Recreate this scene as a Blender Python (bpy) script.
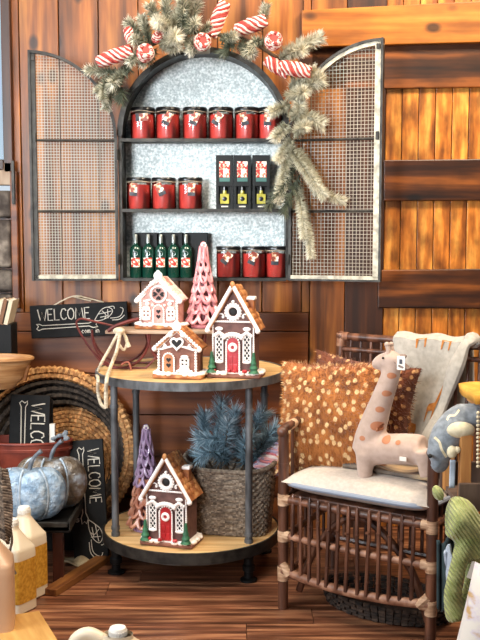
import bpy, math, random
from mathutils import Vector, Matrix, Euler
R = math.radians
rnd = random.Random(7)
sc = bpy.context.scene
for o in list(bpy.data.objects): bpy.data.objects.remove(o)
COL = sc.collection

# ------------------------------------------------------------ camera, world, lights, exposure
F, PITCH, EYE = 1000.0, R(5.4), Vector((0, -4.0, 1.23))
cd = bpy.data.cameras.new('camera'); cam = bpy.data.objects.new('camera', cd); COL.objects.link(cam)
cam.location = EYE; cam.rotation_euler = (math.pi/2 - PITCH, 0, 0)
cd.sensor_width = 36; cd.sensor_fit = 'AUTO'; cd.lens = F/640*36; cd.clip_end = 60
sc.camera = cam
w = bpy.data.worlds.new('world'); sc.world = w; w.use_nodes = True
_n, _l = w.node_tree.nodes, w.node_tree.links      # dim shop all round, bright sky outdoors behind the back wall
_tc = _n.new('ShaderNodeTexCoord'); _sx = _n.new('ShaderNodeSeparateXYZ'); _l.new(_tc.outputs['Generated'], _sx.inputs[0])
_mr = _n.new('ShaderNodeMapRange'); _mr.inputs['From Min'].default_value = .55; _mr.inputs['From Max'].default_value = .75; _mr.inputs['To Min'].default_value = .13; _mr.inputs['To Max'].default_value = .85
_l.new(_sx.outputs['Y'], _mr.inputs['Value']); _l.new(_mr.outputs[0], _n['Background'].inputs[1])
_n['Background'].inputs[0].default_value = (.78, .89, 1, 1)
def area(name, loc, target, size, power, col, shape='SQUARE', sy=None, spread=None):
    l = bpy.data.lights.new(name, 'AREA'); l.energy = power; l.color = col; l.size = size
    if sy: l.shape = 'RECTANGLE'; l.size_y = sy
    if spread: l.spread = spread
    o = bpy.data.objects.new(name, l); COL.objects.link(o); o.location = loc
    o.rotation_euler = (Vector(target) - Vector(loc)).to_track_quat('-Z', 'Y').to_euler()
area('window_light', (-2.5, -2.4, 2.0), (.0, -.1, 1.3), 1.3, 92, (.86, .94, 1))
area('side_fill_light', (-1.4, -4.2, 1.5), (.0, 0, 1.5), .8, 15, (.9, .95, 1), spread=R(55))  # added cool fill from front left of the camera, not a real window
area('ceiling_lamp_light', (1.3, -1.3, 3.1), (.5, -.3, .9), .5, 84, (1, .82, .6))
area('shop_light', (-.5, -1.7, 3.2), (-.1, -.8, .3), 1.0, 66, (1, .87, .7))
sc.view_settings.view_transform = 'Standard'; sc.view_settings.look = 'None'
sc.view_settings.gamma = 1; sc.view_settings.use_curve_mapping = False
sc.view_settings.exposure = 0.0

# ------------------------------------------------------------ measuring: photo pixel -> place in the room
FW = Vector((0, math.cos(PITCH), -math.sin(PITCH))); UP = Vector((0, math.sin(PITCH), math.cos(PITCH))); RT = Vector((1, 0, 0))
def ray(x, y): return FW + RT*((x-240)/F) + UP*((320-y)/F)
def hit(x, y, P, N):
    d = ray(x, y); return EYE + d*((Vector(P)-EYE).dot(N)/d.dot(N))
def at(x, y, Y): return hit(x, y, (0, Y, 0), Vector((0, 1, 0)))
def onz(x, y, Z=0.0): return hit(x, y, (0, 0, Z), Vector((0, 0, 1)))

# ------------------------------------------------------------ materials
def lin(h):
    h = h.lstrip('#'); v = [int(h[i:i+2], 16)/255 for i in (0, 2, 4)]
    return tuple((c/12.92 if c <= .04045 else ((c+.055)/1.055)**2.4) for c in v) + (1,)
MATS = {}
def mat(name, c1, c2=None, scale=(20, 20, 20), rough=.6, metal=0, bump=0, bscale=None, tone=0, coat=0, c3=None, detail=4, lo=.35, hi=.65, bdist=.01, sheen=0, const=False, wave=None, blotch=0, bsc=(5, 5, 5), spec=.5, knots=None):
    m = bpy.data.materials.new(name); m.use_nodes = True; nt = m.node_tree; N = nt.nodes; L = nt.links
    b = N['Principled BSDF']; b.inputs['Roughness'].default_value = rough; b.inputs['Metallic'].default_value = metal
    b.inputs['Coat Weight'].default_value = coat; b.inputs['Coat Roughness'].default_value = .08
    if sheen: b.inputs['Sheen Weight'].default_value = sheen
    tc = N.new('ShaderNodeTexCoord'); vec = tc.outputs['Object']
    b.inputs['Specular IOR Level'].default_value = spec
    at_ = None
    if tone:
        at_ = N.new('ShaderNodeAttribute'); at_.attribute_name = 'tone'
        ad = N.new('ShaderNodeVectorMath'); ad.operation = 'MULTIPLY_ADD'
        L.new(at_.outputs['Fac'], ad.inputs[0]); ad.inputs[1].default_value = (7, 11, 5); L.new(vec, ad.inputs[2]); vec = ad.outputs[0]
    def noise(s, det):
        mp = N.new('ShaderNodeMapping'); mp.inputs['Scale'].default_value = s; L.new(vec, mp.inputs['Vector'])
        n = N.new('ShaderNodeTexNoise'); n.inputs['Scale'].default_value = 1; n.inputs['Detail'].default_value = det
        L.new(mp.outputs[0], n.inputs['Vector']); return n.outputs['Fac']
    c1 = lin(c1)
    col = None
    if c2:
        r = N.new('ShaderNodeValToRGB'); e = r.color_ramp.elements
        e[0].position = lo; e[0].color = c1; e[1].position = hi; e[1].color = lin(c2)
        if c3: x = e.new((lo+hi)/2); x.color = lin(c3)
        if const: r.color_ramp.interpolation = 'CONSTANT'
        L.new(noise(scale, detail), r.inputs[0]); col = r.outputs[0]
    if tone:
        hs = N.new('ShaderNodeHueSaturation')
        mr = N.new('ShaderNodeMapRange'); mr.inputs['To Min'].default_value = 1-tone; mr.inputs['To Max'].default_value = 1+tone
        L.new(at_.outputs['Fac'], mr.inputs['Value']); L.new(mr.outputs[0], hs.inputs['Value'])
        if col: L.new(col, hs.inputs['Color'])
        else: hs.inputs['Color'].default_value = c1
        col = hs.outputs[0]
    if blotch and col:
        hb = N.new('ShaderNodeHueSaturation'); mb_ = N.new('ShaderNodeMapRange'); mb_.inputs['From Min'].default_value = .3; mb_.inputs['From Max'].default_value = .7
        mb_.inputs['To Min'].default_value = 1-blotch; mb_.inputs['To Max'].default_value = 1+blotch*.7
        L.new(noise(bsc, 3), mb_.inputs['Value']); L.new(mb_.outputs[0], hb.inputs['Value']); L.new(col, hb.inputs['Color']); col = hb.outputs[0]
    if knots and col:
        mp = N.new('ShaderNodeMapping'); mp.inputs['Scale'].default_value = knots; L.new(vec, mp.inputs['Vector'])
        vo = N.new('ShaderNodeTexVoronoi'); vo.inputs['Scale'].default_value = 1; L.new(mp.outputs[0], vo.inputs['Vector'])
        kr = N.new('ShaderNodeValToRGB'); kr.color_ramp.elements[0].position = .1; kr.color_ramp.elements[0].color = (.18, .18, .18, 1); kr.color_ramp.elements[1].position = .2; kr.color_ramp.elements[1].color = (1, 1, 1, 1)
        L.new(vo.outputs['Distance'], kr.inputs[0]); mk = N.new('ShaderNodeMix'); mk.data_type = 'RGBA'; mk.blend_type = 'MULTIPLY'; mk.inputs[0].default_value = 1
        L.new(col, mk.inputs[6]); L.new(kr.outputs[0], mk.inputs[7]); col = mk.outputs[2]
    if col: L.new(col, b.inputs['Base Color'])
    else: b.inputs['Base Color'].default_value = c1
    if bump:
        bp = N.new('ShaderNodeBump'); bp.inputs['Strength'].default_value = bump; bp.inputs['Distance'].default_value = bdist
        if wave:
            mp = N.new('ShaderNodeMapping'); mp.inputs['Rotation'].default_value = wave[1]; L.new(vec, mp.inputs['Vector'])
            wv = N.new('ShaderNodeTexWave'); wv.inputs['Scale'].default_value = wave[0]; wv.inputs['Distortion'].default_value = 1.5
            L.new(mp.outputs[0], wv.inputs['Vector']); L.new(wv.outputs['Fac'], bp.inputs['Height'])
        else: L.new(noise(bscale or scale, 5), bp.inputs['Height'])
        L.new(bp.outputs[0], b.inputs['Normal'])
    MATS[name] = m; return m
def rampmat(name, cols, rough=.7, lo=0.0, hi=1.0):
    """colour chosen by the tone of each face"""
    m = bpy.data.materials.new(name); m.use_nodes = True; nt = m.node_tree; N = nt.nodes; L = nt.links
    b = N['Principled BSDF']; b.inputs['Roughness'].default_value = rough
    a = N.new('ShaderNodeAttribute'); a.attribute_name = 'tone'; r = N.new('ShaderNodeValToRGB'); e = r.color_ramp.elements
    e[0].color = lin(cols[0]); e[1].color = lin(cols[-1])
    for i, c in enumerate(cols[1:-1]): e.new((i+1)/(len(cols)-1)).color = lin(c)
    L.new(a.outputs['Fac'], r.inputs[0]); L.new(r.outputs[0], b.inputs['Base Color']); MATS[name] = m; return m
def spots(name, base, base2, spot, scale, thr, stretch=(1, 1, 1), rough=.9):
    m = mat(name, base, base2, (14, 14, 14), rough, sheen=.3); nt = m.node_tree; N = nt.nodes; L = nt.links
    b = N['Principled BSDF']; src = b.inputs['Base Color'].links[0].from_socket
    tc = N.new('ShaderNodeTexCoord'); mp = N.new('ShaderNodeMapping'); mp.inputs['Scale'].default_value = stretch; L.new(tc.outputs['Object'], mp.inputs[0])
    mp.inputs['Rotation'].default_value = (R(-90), 0, 0)
    v = N.new('ShaderNodeTexVoronoi'); v.voronoi_dimensions = '2D'; v.inputs['Scale'].default_value = scale; v.inputs['Randomness'].default_value = .8; L.new(mp.outputs[0], v.inputs['Vector'])
    r = N.new('ShaderNodeValToRGB'); r.color_ramp.elements[0].position = thr*.7; r.color_ramp.elements[0].color = (1, 1, 1, 1)
    r.color_ramp.elements[1].position = thr; r.color_ramp.elements[1].color = (0, 0, 0, 1); L.new(v.outputs['Distance'], r.inputs[0])
    mx = N.new('ShaderNodeMix'); mx.data_type = 'RGBA'; L.new(r.outputs[0], mx.inputs[0]); L.new(src, mx.inputs[6]); mx.inputs[7].default_value = lin(spot)
    L.new(mx.outputs[2], b.inputs['Base Color']); return m
def clear(name, tint=(1, 1, 1, 1), refl=.12):
    m = bpy.data.materials.new(name); m.use_nodes = True; nt = m.node_tree; N = nt.nodes; L = nt.links
    N.remove(N['Principled BSDF']); t = N.new('ShaderNodeBsdfTransparent'); t.inputs[0].default_value = tint
    g = N.new('ShaderNodeBsdfGlossy'); g.inputs['Roughness'].default_value = .06; fr = N.new('ShaderNodeFresnel'); fr.inputs[0].default_value = 1.5
    x = N.new('ShaderNodeMixShader'); L.new(fr.outputs[0], x.inputs[0]); L.new(t.outputs[0], x.inputs[1]); L.new(g.outputs[0], x.inputs[2])
    L.new(x.outputs[0], N['Material Output'].inputs[0]); MATS[name] = m; return m

plank_v = mat('vertical wall boards', '#532b0c', '#aa6a29', (22, 22, 1.6), .42, tone=.28, c3='#83491a', bump=.15, bdist=.004, blotch=.42, bsc=(9, 9, 3), knots=(8, 3, 5))
plank_or = mat('orange pine boards', '#8a4a15', '#e79d45', (30, 30, 4), .42, tone=.16, c3='#c07228', bump=.15, bdist=.004, blotch=.55, bsc=(22, 22, 12))
plank_h = mat('horizontal wall boards', '#49230d', '#80481f', (1.4, 20, 24), .45, tone=.3, c3='#653416', bump=.15, bdist=.004, blotch=.35, bsc=(4, 9, 9))
board_lt = mat('light rail board', '#96520f', '#d08232', (1.6, 30, 26), .42, tone=.1, c3='#b56b22', bump=.15, bdist=.004, blotch=.3, bsc=(6, 14, 14), knots=(5, 3, 8))
board_dk = mat('dark stained rail board', '#2a1205', '#85491b', (1.5, 36, 26), .42, tone=.2, c3='#4d270d', bump=.15, bdist=.004, blotch=.5, bsc=(6, 16, 16), knots=(5, 3, 8))
stud_dk = mat('dark stained post', '#2a1409', '#5a3013', (24, 24, 1.4), .45, tone=.2, c3='#3e1f0d', bump=.15, bdist=.004)
washed = mat('whitewashed board', '#5f4029', '#a5917c', (10, 10, 3), .6, tone=.15, c3='#80654e', bump=.2, bdist=.004)
floor_m = mat('floor boards', '#432618', '#a57251', (2.6, 44, 10), .36, tone=.14, c3='#764832', bump=.12, bdist=.003, blotch=.35, bsc=(5, 9, 5))
stone_m = mat('stone', '#3a302a', '#8a7d70', (18, 18, 18), .9, tone=.25, c3='#5e534a', bump=.5)
galv = mat('galvanized sheet', '#bcc6c4', '#f6faf7', (120, 120, 120), .5, .1, c3='#d9e1de', detail=3, lo=.38, hi=.62, blotch=.15, bsc=(30, 30, 30))
galv_f = mat('galvanized frame', '#8f8878', '#c8bda6', (40, 40, 40), .5, .3)
iron = mat('dark iron', '#2a2826', '#45423d', (30, 30, 30), .5, .6)
wire_m = mat('screen wire', '#978e7f', None, rough=.5, metal=.3)
wire_l = mat('pale screen wire', '#aaa294', None, rough=.5, metal=.2)
black_m = mat('black paint', '#070707', '#0e0d0d', (30, 30, 30), .55, spec=.25)
pipe_m = mat('grey pipe', '#4a4a4b', '#77787a', (30, 30, 12), .5, .4)
table_w = mat('light table wood', '#c69a62', '#e6c48e', (3, 40, 40), .5, c3='#d6ae78', tone=.1, bump=.1, bdist=.002)
wax = mat('red wax', '#c43a31', '#dd5247', (9, 9, 9), .3, coat=1)
glass = clear('clear glass', (.97, .98, .98, 1))
lid_m = mat('black lid', '#0c0c0e', None, rough=.3, coat=.4)
pic = mat('picture label', '#b8271f', '#f2e6d8', (95, 95, 95), .5, c3='#e9a07f', detail=1, lo=.42, hi=.55, const=True)
pic2 = mat('picture tag', '#8a3a28', '#efe6da', (60, 60, 60), .5, c3='#d8a982', detail=1, lo=.42, hi=.56, const=True)
teal = mat('teal card', '#3a6a63', None, rough=.5)
green_gl = mat('green glass', '#0b2f24', '#0f4032', (10, 10, 10), .22, coat=.8)
silver = mat('silver foil', '#9aa09c', None, rough=.3, metal=.7)
carton = mat('black carton', '#080a0a', '#101313', (20, 20, 20), .5, spec=.3)
oil = mat('yellow oil bottle', '#9a9436', '#c7bd55', (25, 25, 25), .25, coat=.8)
needle_fl = rampmat('flocked needles', ['#232b20', '#4e5643', '#928f78', '#d2cbb4', '#f3ecda'])
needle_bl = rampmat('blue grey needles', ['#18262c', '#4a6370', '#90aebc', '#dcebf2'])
bark = mat('bark', '#3a2a1c', '#5a4530', (30, 30, 30), .9)
candy = rampmat('red and white yarn', ['#9c2f28', '#bb4b41', '#dcb9aa', '#ead9cb'])
pinkyarn = rampmat('pink and plum yarn', ['#c9737c', '#edb5b5', '#f8e8e4', '#b3a4c2'])
choc = mat('gingerbread brown', '#54352f', '#6f4a42', (40, 40, 40), .7, bump=.2, bdist=.002)
choc_l = mat('gingerbread tan', '#744738', '#94604d', (40, 40, 40), .7, bump=.2, bdist=.002)
pinkw = mat('pink gingerbread', '#b98077', '#d7a79c', (40, 40, 40), .7, bump=.2, bdist=.002)
roof_m = mat('toasted biscuit roof', '#8a4e2a', '#cf955f', (30, 30, 30), .6, c3='#ab6b3a', bump=.4, bdist=.004)
icing = mat('white icing', '#efe3dc', '#fbf5f0', (30, 30, 30), .55, bump=.15, bdist=.003)
red_m = mat('red glaze', '#9c1620', '#c02a2f', (20, 20, 20), .35, coat=.5)
dark_m = mat('dark opening', '#120d0c', None, rough=.7)
tree_g = mat('green bush paint', '#1e4d33', '#34704d', (60, 60, 60), .6, bump=.4, bdist=.004)
pinkt = mat('pink glaze', '#c9777c', '#e5a7a8', (30, 30, 30), .4, coat=.3)
lilac = mat('lilac glaze', '#8e7296', '#bda3bd', (30, 30, 30), .4, coat=.3)
copper = mat('copper tone', '#9c5c48', '#c98c70', (30, 30, 30), .4, coat=.3)
old_w = mat('worn sled board', '#8a6a52', '#c9b19a', (3, 30, 30), .6, c3='#a98a70', tone=.12, bump=.15, bdist=.003)
rust = mat('red brown iron', '#4a1a18', '#6e2d27', (20, 20, 20), .5, .3)
rope_m = mat('cream rope', '#b7a58a', '#dccdb4', (60, 60, 160), .9, bump=.4, bdist=.003)
sea = mat('grey brown seagrass', '#54473c', '#a08f7b', (60, 60, 60), .8, c3='#7a6a5a', tone=.3)
straw = mat('golden straw', '#84562f', '#d9a46a', (60, 60, 60), .75, c3='#b3804e', tone=.35)
straw_dk = mat('charcoal seagrass', '#1d1815', '#4d423a', (60, 60, 60), .85, tone=.3)
rattan = mat('rattan cane', '#3a2016', '#7a4e38', (30, 30, 5), .45, c3='#573424', tone=.2, coat=.12)
bind = mat('cane binding', '#9b7355', '#d2ae8d', (20, 20, 120), .6, tone=.15)
cush = mat('off white canvas', '#b8aca1', '#c6bab0', (90, 90, 90), .85, bump=.1, bdist=.002)
piping = mat('blue grey piping', '#8f97a6', None, rough=.8)
fawn = spots('spotted fawn fur', '#84491b', '#b87233', '#e3c08c', 36, .28, (1, 1, .8))
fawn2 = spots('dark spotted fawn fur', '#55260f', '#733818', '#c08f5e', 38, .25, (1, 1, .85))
plush = mat('oatmeal plush', '#b59b8b', '#c0a697', (50, 50, 50), .95, sheen=.3)
rail_m = mat('rattan rail', '#6d4733', '#b08468', (30, 30, 30), .5, c3='#8e6149')
core_p = mat('deep rose glaze', '#6a3238', None, rough=.5)
core_l = mat('deep plum glaze', '#4f3550', None, rough=.5)
plush_sp = mat('terracotta patch', '#b87a58', None, rough=.95)
plush_dk = mat('taupe plush', '#7c6a62', '#98867c', (80, 80, 80), .95)
paper = mat('white card', '#eee7dc', None, rough=.6)
throw_m = mat('pale grey throw', '#a9a195', '#bbb3a7', (60, 60, 60), .95, bump=.05, bdist=.001, sheen=.2)
print_m = mat('orange giraffe print', '#a8642c', '#c4823f', (60, 60, 60), .95)
greyp = mat('grey plush', '#717880', '#90979f', (70, 70, 70), .95, bump=.2, bdist=.003, sheen=.3)
creamp = mat('cream plush', '#d6c8a4', '#e8dcbf', (70, 70, 70), .95)
greenp = mat('green corduroy', '#8a9350', '#b3b878', (30, 30, 30), .95, bump=.7, bdist=.004, wave=(36, (0, R(35), 0)), sheen=.3)
bluec = mat('pale blue cloth', '#a9b6c6', '#c4cedb', (30, 30, 30), .9)
tealc = mat('dark teal cloth', '#1f2c2f', '#33464a', (30, 30, 30), .9)
leafp = mat('leaf print pillow', '#e6dfd6', '#c9a36d', (16, 16, 30), .9, c3='#d9cfd6', lo=.5, hi=.68)
crate_w = mat('honey crate wood', '#a0642f', '#cf9758', (24, 24, 3), .6, c3='#b97c42')
crate_g = mat('weathered grey brown wood', '#4d3a2f', '#7c6454', (24, 24, 3), .7)
yellow = mat('mustard cloth', '#c98b2f', '#dca747', (30, 30, 30), .9)
dgrey = mat('charcoal cloth', '#3b3c42', '#5a5b62', (40, 40, 40), .9)
beads = mat('cream beads', '#d9c9a8', None, rough=.5)
jug_w = mat('cream plastic', '#dcc9ad', '#e6d6bd', (6, 6, 6), .4)
jug_b = mat('beige plastic', '#c49c7c', '#cfaa8b', (6, 6, 6), .4)
cap_w = mat('white plastic cap', '#efe9df', None, rough=.35)
gold = mat('gold label', '#b67c1e', '#d7a13c', (90, 90, 90), .5, detail=2)
tub = mat('rust red enamel', '#6b2a1e', '#8d3d2b', (14, 14, 14), .45)
pump = mat('blue silver hammered metal', '#7d97b0', '#b9cad9', (40, 40, 40), .5, .2, c3='#98aec3', bump=.9, bscale=(60, 60, 60), bdist=.008)
pump2 = mat('tan silver hammered metal', '#6a5a48', '#a9adb2', (30, 30, 30), .4, .4, c3='#85786a', bump=1, bscale=(55, 55, 55), bdist=.008)
rib_m = mat('pale pewter seam', '#a3b2bf', '#c9d3db', (40, 40, 40), .45, .2)
stem_m = mat('pewter stem', '#6d737c', '#9aa0a8', (40, 40, 40), .4, .5)
bench_m = mat('near black bench', '#080606', '#110e0c', (20, 20, 4), .55, spec=.25)
bench_l = mat('red brown bench leg', '#3a1810', '#562a1c', (20, 20, 4), .5)
chalk = mat('chalk white paint', '#d8d0c2', None, rough=.8)
sign_m = mat('black sign board', '#0b0b0b', '#151414', (30, 30, 30), .65, spec=.25)
plank_f = mat('loose brown plank', '#5f3418', '#96622f', (3, 30, 30), .5)
pale_w = mat('pale gold board', '#b98746', '#d6a863', (30, 4, 30), .5)
wickr = mat('brown wicker', '#33251c', '#84705e', (70, 70, 40), .8, tone=.3)
bowl_w = mat('turned bowl wood', '#8a5c35', '#c29566', (6, 6, 60), .5, c3='#a97a4c')
bookc = mat('pale book cloth', '#b9a88f', '#cdbfa8', (20, 20, 20), .8)
book2 = mat('brown book cloth', '#6b4630', '#7d5940', (20, 20, 20), .8)
undert = mat('dark under chair wicker', '#1a1310', '#4a382c', (50, 50, 50), .8, tone=.3)
winglass = clear('window glass', (.9, .96, 1, 1))

# ------------------------------------------------------------ mesh builder
class MB:
    def __init__(s): s.v = []; s.f = []; s.mi = []; s.t = []; s.M = Matrix(); s.cm = 0; s.ct = .5
    def add(s, vs, fs):
        b = len(s.v); s.v += [s.M @ Vector(p) for p in vs]; s.f += [tuple(i+b for i in f) for f in fs]
        s.mi += [s.cm]*len(fs); s.t += [s.ct]*len(fs); return s
    def box(s, c, d, rot=None):
        m = Matrix.Translation(c) @ (rot if rot is not None else Matrix()); x, y, z = d[0]/2, d[1]/2, d[2]/2
        vs = [m @ Vector(p) for p in ((-x,-y,-z),(x,-y,-z),(x,y,-z),(-x,y,-z),(-x,-y,z),(x,-y,z),(x,y,z),(-x,y,z))]
        return s.add(vs, [(0,3,2,1),(4,5,6,7),(0,1,5,4),(1,2,6,5),(2,3,7,6),(3,0,4,7)])
    def hexa(s, b, t): return s.add(list(b)+list(t), [(0,3,2,1),(4,5,6,7),(0,1,5,4),(1,2,6,5),(2,3,7,6),(3,0,4,7)])
    def tube(s, P, r, n=8, closed=False, flat=1.0, up=None):
        P = [Vector(p) for p in P]; k = len(P); rr = r if isinstance(r, (list, tuple)) else [r]*k
        vs = []; a = None
        for i in range(k):
            if closed: d = P[(i+1) % k]-P[i-1]
            else: d = P[min(i+1, k-1)]-P[max(i-1, 0)]
            if d.length < 1e-9: d = Vector((0, 0, 1))
            d.normalize()
            if a is None:
                a = Vector(up) if up is not None else (Vector((0, 0, 1)) if abs(d.z) < .9 else Vector((1, 0, 0)))
            a = a - d*a.dot(d)
            if a.length < 1e-6: a = d.orthogonal()
            a.normalize(); b = d.cross(a)
            for j in range(n):
                t = 2*math.pi*j/n; vs.append(P[i]+(a*math.cos(t)*flat+b*math.sin(t))*rr[i])
        fs = []
        for i in range(k if closed else k-1):
            for j in range(n):
                i2 = (i+1) % k; fs.append((i*n+j, i*n+(j+1) % n, i2*n+(j+1) % n, i2*n+j))
        if not closed: fs.append(tuple(reversed(range(n)))); fs.append(tuple(range((k-1)*n, k*n)))
        return s.add(vs, fs)
    def lathe(s, prof, n=24, c=(0, 0, 0), lobes=0, depth=0, sx=1, sy=1, closed=True):
        vs = []; c = Vector(c)
        for r, z in prof:
            for j in range(n):
                t = 2*math.pi*j/n; q = r*(1-depth*(1-abs(math.sin(lobes*t/2)))**1.6) if lobes else r
                vs.append(c+Vector((q*math.cos(t)*sx, q*math.sin(t)*sy, z)))
        k = len(prof); fs = [(i*n+j, i*n+(j+1) % n, (i+1)*n+(j+1) % n, (i+1)*n+j) for i in range(k-1) for j in range(n)]
        if closed: fs.append(tuple(reversed(range(n)))); fs.append(tuple(range((k-1)*n, k*n)))
        return s.add(vs, fs)
    def ell(s, c, r, nu=12, nv=8, rot=None):
        if not isinstance(r, (tuple, list)): r = (r, r, r)
        m = Matrix.Translation(c) @ (rot if rot is not None else Matrix())
        vs = [m @ Vector((0, 0, -r[2]))]
        for i in range(1, nv):
            p = -math.pi/2+math.pi*i/nv
            for j in range(nu):
                t = 2*math.pi*j/nu; vs.append(m @ Vector((r[0]*math.cos(p)*math.cos(t), r[1]*math.cos(p)*math.sin(t), r[2]*math.sin(p))))
        vs.append(m @ Vector((0, 0, r[2]))); e = len(vs)-1
        fs = [(0, 1+(j+1) % nu, 1+j) for j in range(nu)]
        for i in range(nv-2):
            for j in range(nu): fs.append((1+i*nu+j, 1+i*nu+(j+1) % nu, 1+(i+1)*nu+(j+1) % nu, 1+(i+1)*nu+j))
        fs += [(1+(nv-2)*nu+j, 1+(nv-2)*nu+(j+1) % nu, e) for j in range(nu)]
        return s.add(vs, fs)
    def prism(s, poly, y0, y1, m=None):
        """polygon in x,z pushed along y"""
        m = m if m is not None else Matrix(); n = len(poly)
        vs = [m @ Vector((x, y0, z)) for x, z in poly]+[m @ Vector((x, y1, z)) for x, z in poly]
        fs = [tuple(range(n)), tuple(reversed(range(n, 2*n)))]+[(i, i+n, (i+1) % n+n, (i+1) % n) for i in range(n)]
        return s.add(vs, fs)
    def grid(s, fn, nu, nv, cu=False):
        vs = [fn(i/nu, j/nv) for j in range(nv+1) for i in range(nu if cu else nu+1)]; q = nu if cu else nu+1
        return s.add(vs, [(j*q+i, j*q+(i+1) % q, (j+1)*q+(i+1) % q, (j+1)*q+i) for j in range(nv) for i in range(nu)])
    def needle(s, p, d, L, w):
        a = d.orthogonal().normalized()*w; b = d.cross(a).normalized()*w
        s.add([p+a, p-a*.5+b*.87, p-a*.5-b*.87, p+d*L], [(0, 1, 3), (1, 2, 3), (2, 0, 3)])
    def build(s, name, mats, parent=None, smooth=True, bevel=0, rem=0, sub=0, loc=None, thick=0, tex=None):
        me = bpy.data.meshes.new(name); me.from_pydata(s.v, [], s.f)
        for m in (mats if isinstance(mats, (list, tuple)) else [mats]): me.materials.append(m)
        me.polygons.foreach_set('material_index', s.mi)
        a = me.attributes.new('tone', 'FLOAT', 'FACE'); a.data.foreach_set('value', s.t)
        if smooth:
            me.polygons.foreach_set('use_smooth', [True]*len(s.f))
            if not rem: 
                try: me.set_sharp_from_angle(angle=R(40))
                except Exception: pass
        me.update(); o = bpy.data.objects.new(name, me); COL.objects.link(o)
        if loc is not None: o.location = loc
        if parent: o.parent = parent
        if thick: md = o.modifiers.new('thick', 'SOLIDIFY'); md.thickness = thick; md.offset = 0
        if bevel: md = o.modifiers.new('bevel', 'BEVEL'); md.width = bevel; md.segments = 2; md.limit_method = 'ANGLE'
        if rem:
            md = o.modifiers.new('remesh', 'REMESH'); md.mode = 'VOXEL'; md.voxel_size = rem; md.use_smooth_shade = True
            md = o.modifiers.new('smooth', 'SMOOTH'); md.factor = .6; md.iterations = 8
        if sub: md = o.modifiers.new('sub', 'SUBSURF'); md.levels = sub; md.render_levels = sub
        return o
def tag(o, label, cat, group=None, kind=None):
    if label: o['label'] = label
    if cat: o['category'] = cat
    if group: o['group'] = group
    if kind: o['kind'] = kind
    return o
def thing(name, label, cat, loc=(0, 0, 0), rz=0, group=None):
    o = bpy.data.objects.new(name, None); COL.objects.link(o); o.empty_display_size = .05
    o.location = loc; o.rotation_euler = (0, 0, rz); return tag(o, label, cat, group)
def struct(mb, name, mats, **k):
    o = mb.build(name, mats, **k); o['kind'] = 'structure'; return o
def dup(root, label, loc, rz=0):
    r = root.copy(); COL.objects.link(r); r.location = loc; r.rotation_euler = (0, 0, rz); r['label'] = label
    for c in list(root.children):
        d = c.copy(); COL.objects.link(d); d.parent = r
        for g in list(c.children):
            e = g.copy(); COL.objects.link(e); e.parent = d
    return r
def RX(a): return Matrix.Rotation(a, 4, 'X')
def RY(a): return Matrix.Rotation(a, 4, 'Y')
def RZ(a): return Matrix.Rotation(a, 4, 'Z')
T = Matrix.Translation
def spline(P, k=6):
    P = [Vector(p) for p in P]; out = []
    for i in range(len(P)-1):
        a, b, c, d = P[max(i-1, 0)], P[i], P[i+1], P[min(i+2, len(P)-1)]
        for j in range(k):
            t = j/k; out.append(.5*((2*b)+(c-a)*t+(2*a-5*b+4*c-d)*t*t+(3*b-a-3*c+d)*t**3))
    return out+[P[-1]]

# ------------------------------------------------------------ the setting
m = MB(); y = -4.6
while y < .1:
    xs = -2.2-rnd.random()*1.2
    while xs < 2.2:
        L = .9+rnd.random()*.9; m.ct = rnd.random(); x0, x1 = max(xs, -2.2), min(xs+L, 2.2)
        if x1 > x0: m.box(((x0+x1)/2, y+.06, -.01), (x1-x0-.002, .118, .02))
        xs += L
    y += .12
m.ct = .2; m.box((0, -2.3, -.03), (4.4, 4.8, .02))
struct(m, 'floor', floor_m, smooth=False)

def X(px): return at(px, 225, 0).x
def Z(py): return at(240, py, 0).z
ztop = 2.7
m = MB(); m.ct = .2; m.box((.65, .05, 1.35), (3.1, .02, 2.7))            # sheathing behind the boards
m.box((-1.4, .05, .68), (1.0, .02, 1.36))
zs = Z(312)
seams = [12, 23, 62, 101, 140, 179, 218, 262, 302]
for a, b in zip(seams[:-1], seams[1:]):
    m.ct = rnd.random(); m.box(((X(a)+X(b))/2, .015, (zs+ztop)/2), (X(b)-X(a)-.004, .04, ztop-zs))
m.ct = .5; m.box(((X(310)+X(345))/2, .01, ztop/2), (X(345)-X(310)-.003, .05, ztop))
m.ct = .4; m.box(((X(302)+X(310))/2, .012, (zs+ztop)/2), (X(310)-X(302)-.002, .04, ztop-zs))
m.cm = 1
z = zs
for h in (.078, .17, .17, .17, .17, .2):
    m.ct = rnd.random(); z0 = max(z-h, 0)
    m.box(((-2+X(309))/2, .015, (z+z0)/2), (X(309)+2, .04, z-z0-.004)); z = z0
    if z <= 0: break
m.cm = 2; m.ct = .4; m.box(((X(345)+X(384))/2, .012, ztop/2), (X(384)-X(345)-.003, .046, ztop))
m.cm = 3; x = X(384)
while x < 2.1:
    m.ct = rnd.random(); wd = .066; m.box((x+wd/2, .02, ztop/2), (wd-.003, .03, ztop)); x += wd
m.cm = 3; x = X(302)
struct(m, 'wall_back', [plank_v, plank_h, stud_dk, plank_or], smooth=False, bevel=.002)
def rail(n, q, Y, th, mt):
    c = [at(px, py, Y) for px, py in q]; m = MB(); m.ct = rnd.random()
    m.hexa([Vector((p.x, p.y+th, p.z)) for p in (c[0], c[1])]+[c[1], c[0]], [Vector((p.x, p.y+th, p.z)) for p in (c[3], c[2])]+[c[2], c[3]])
    struct(m, 'trim_%d' % n, mt, smooth=False, bevel=.004)
rail(1, [(302, 47), (560, 40), (560, -3), (302, 10)], -.045, .04, board_lt)
rail(2, [(300, 90), (560, 86), (560, 41), (300, 46)], -.015, .015, board_dk)
rail(3, [(384, 201), (560, 200), (560, 158), (384, 160)], -.02, .02, board_dk)
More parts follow.
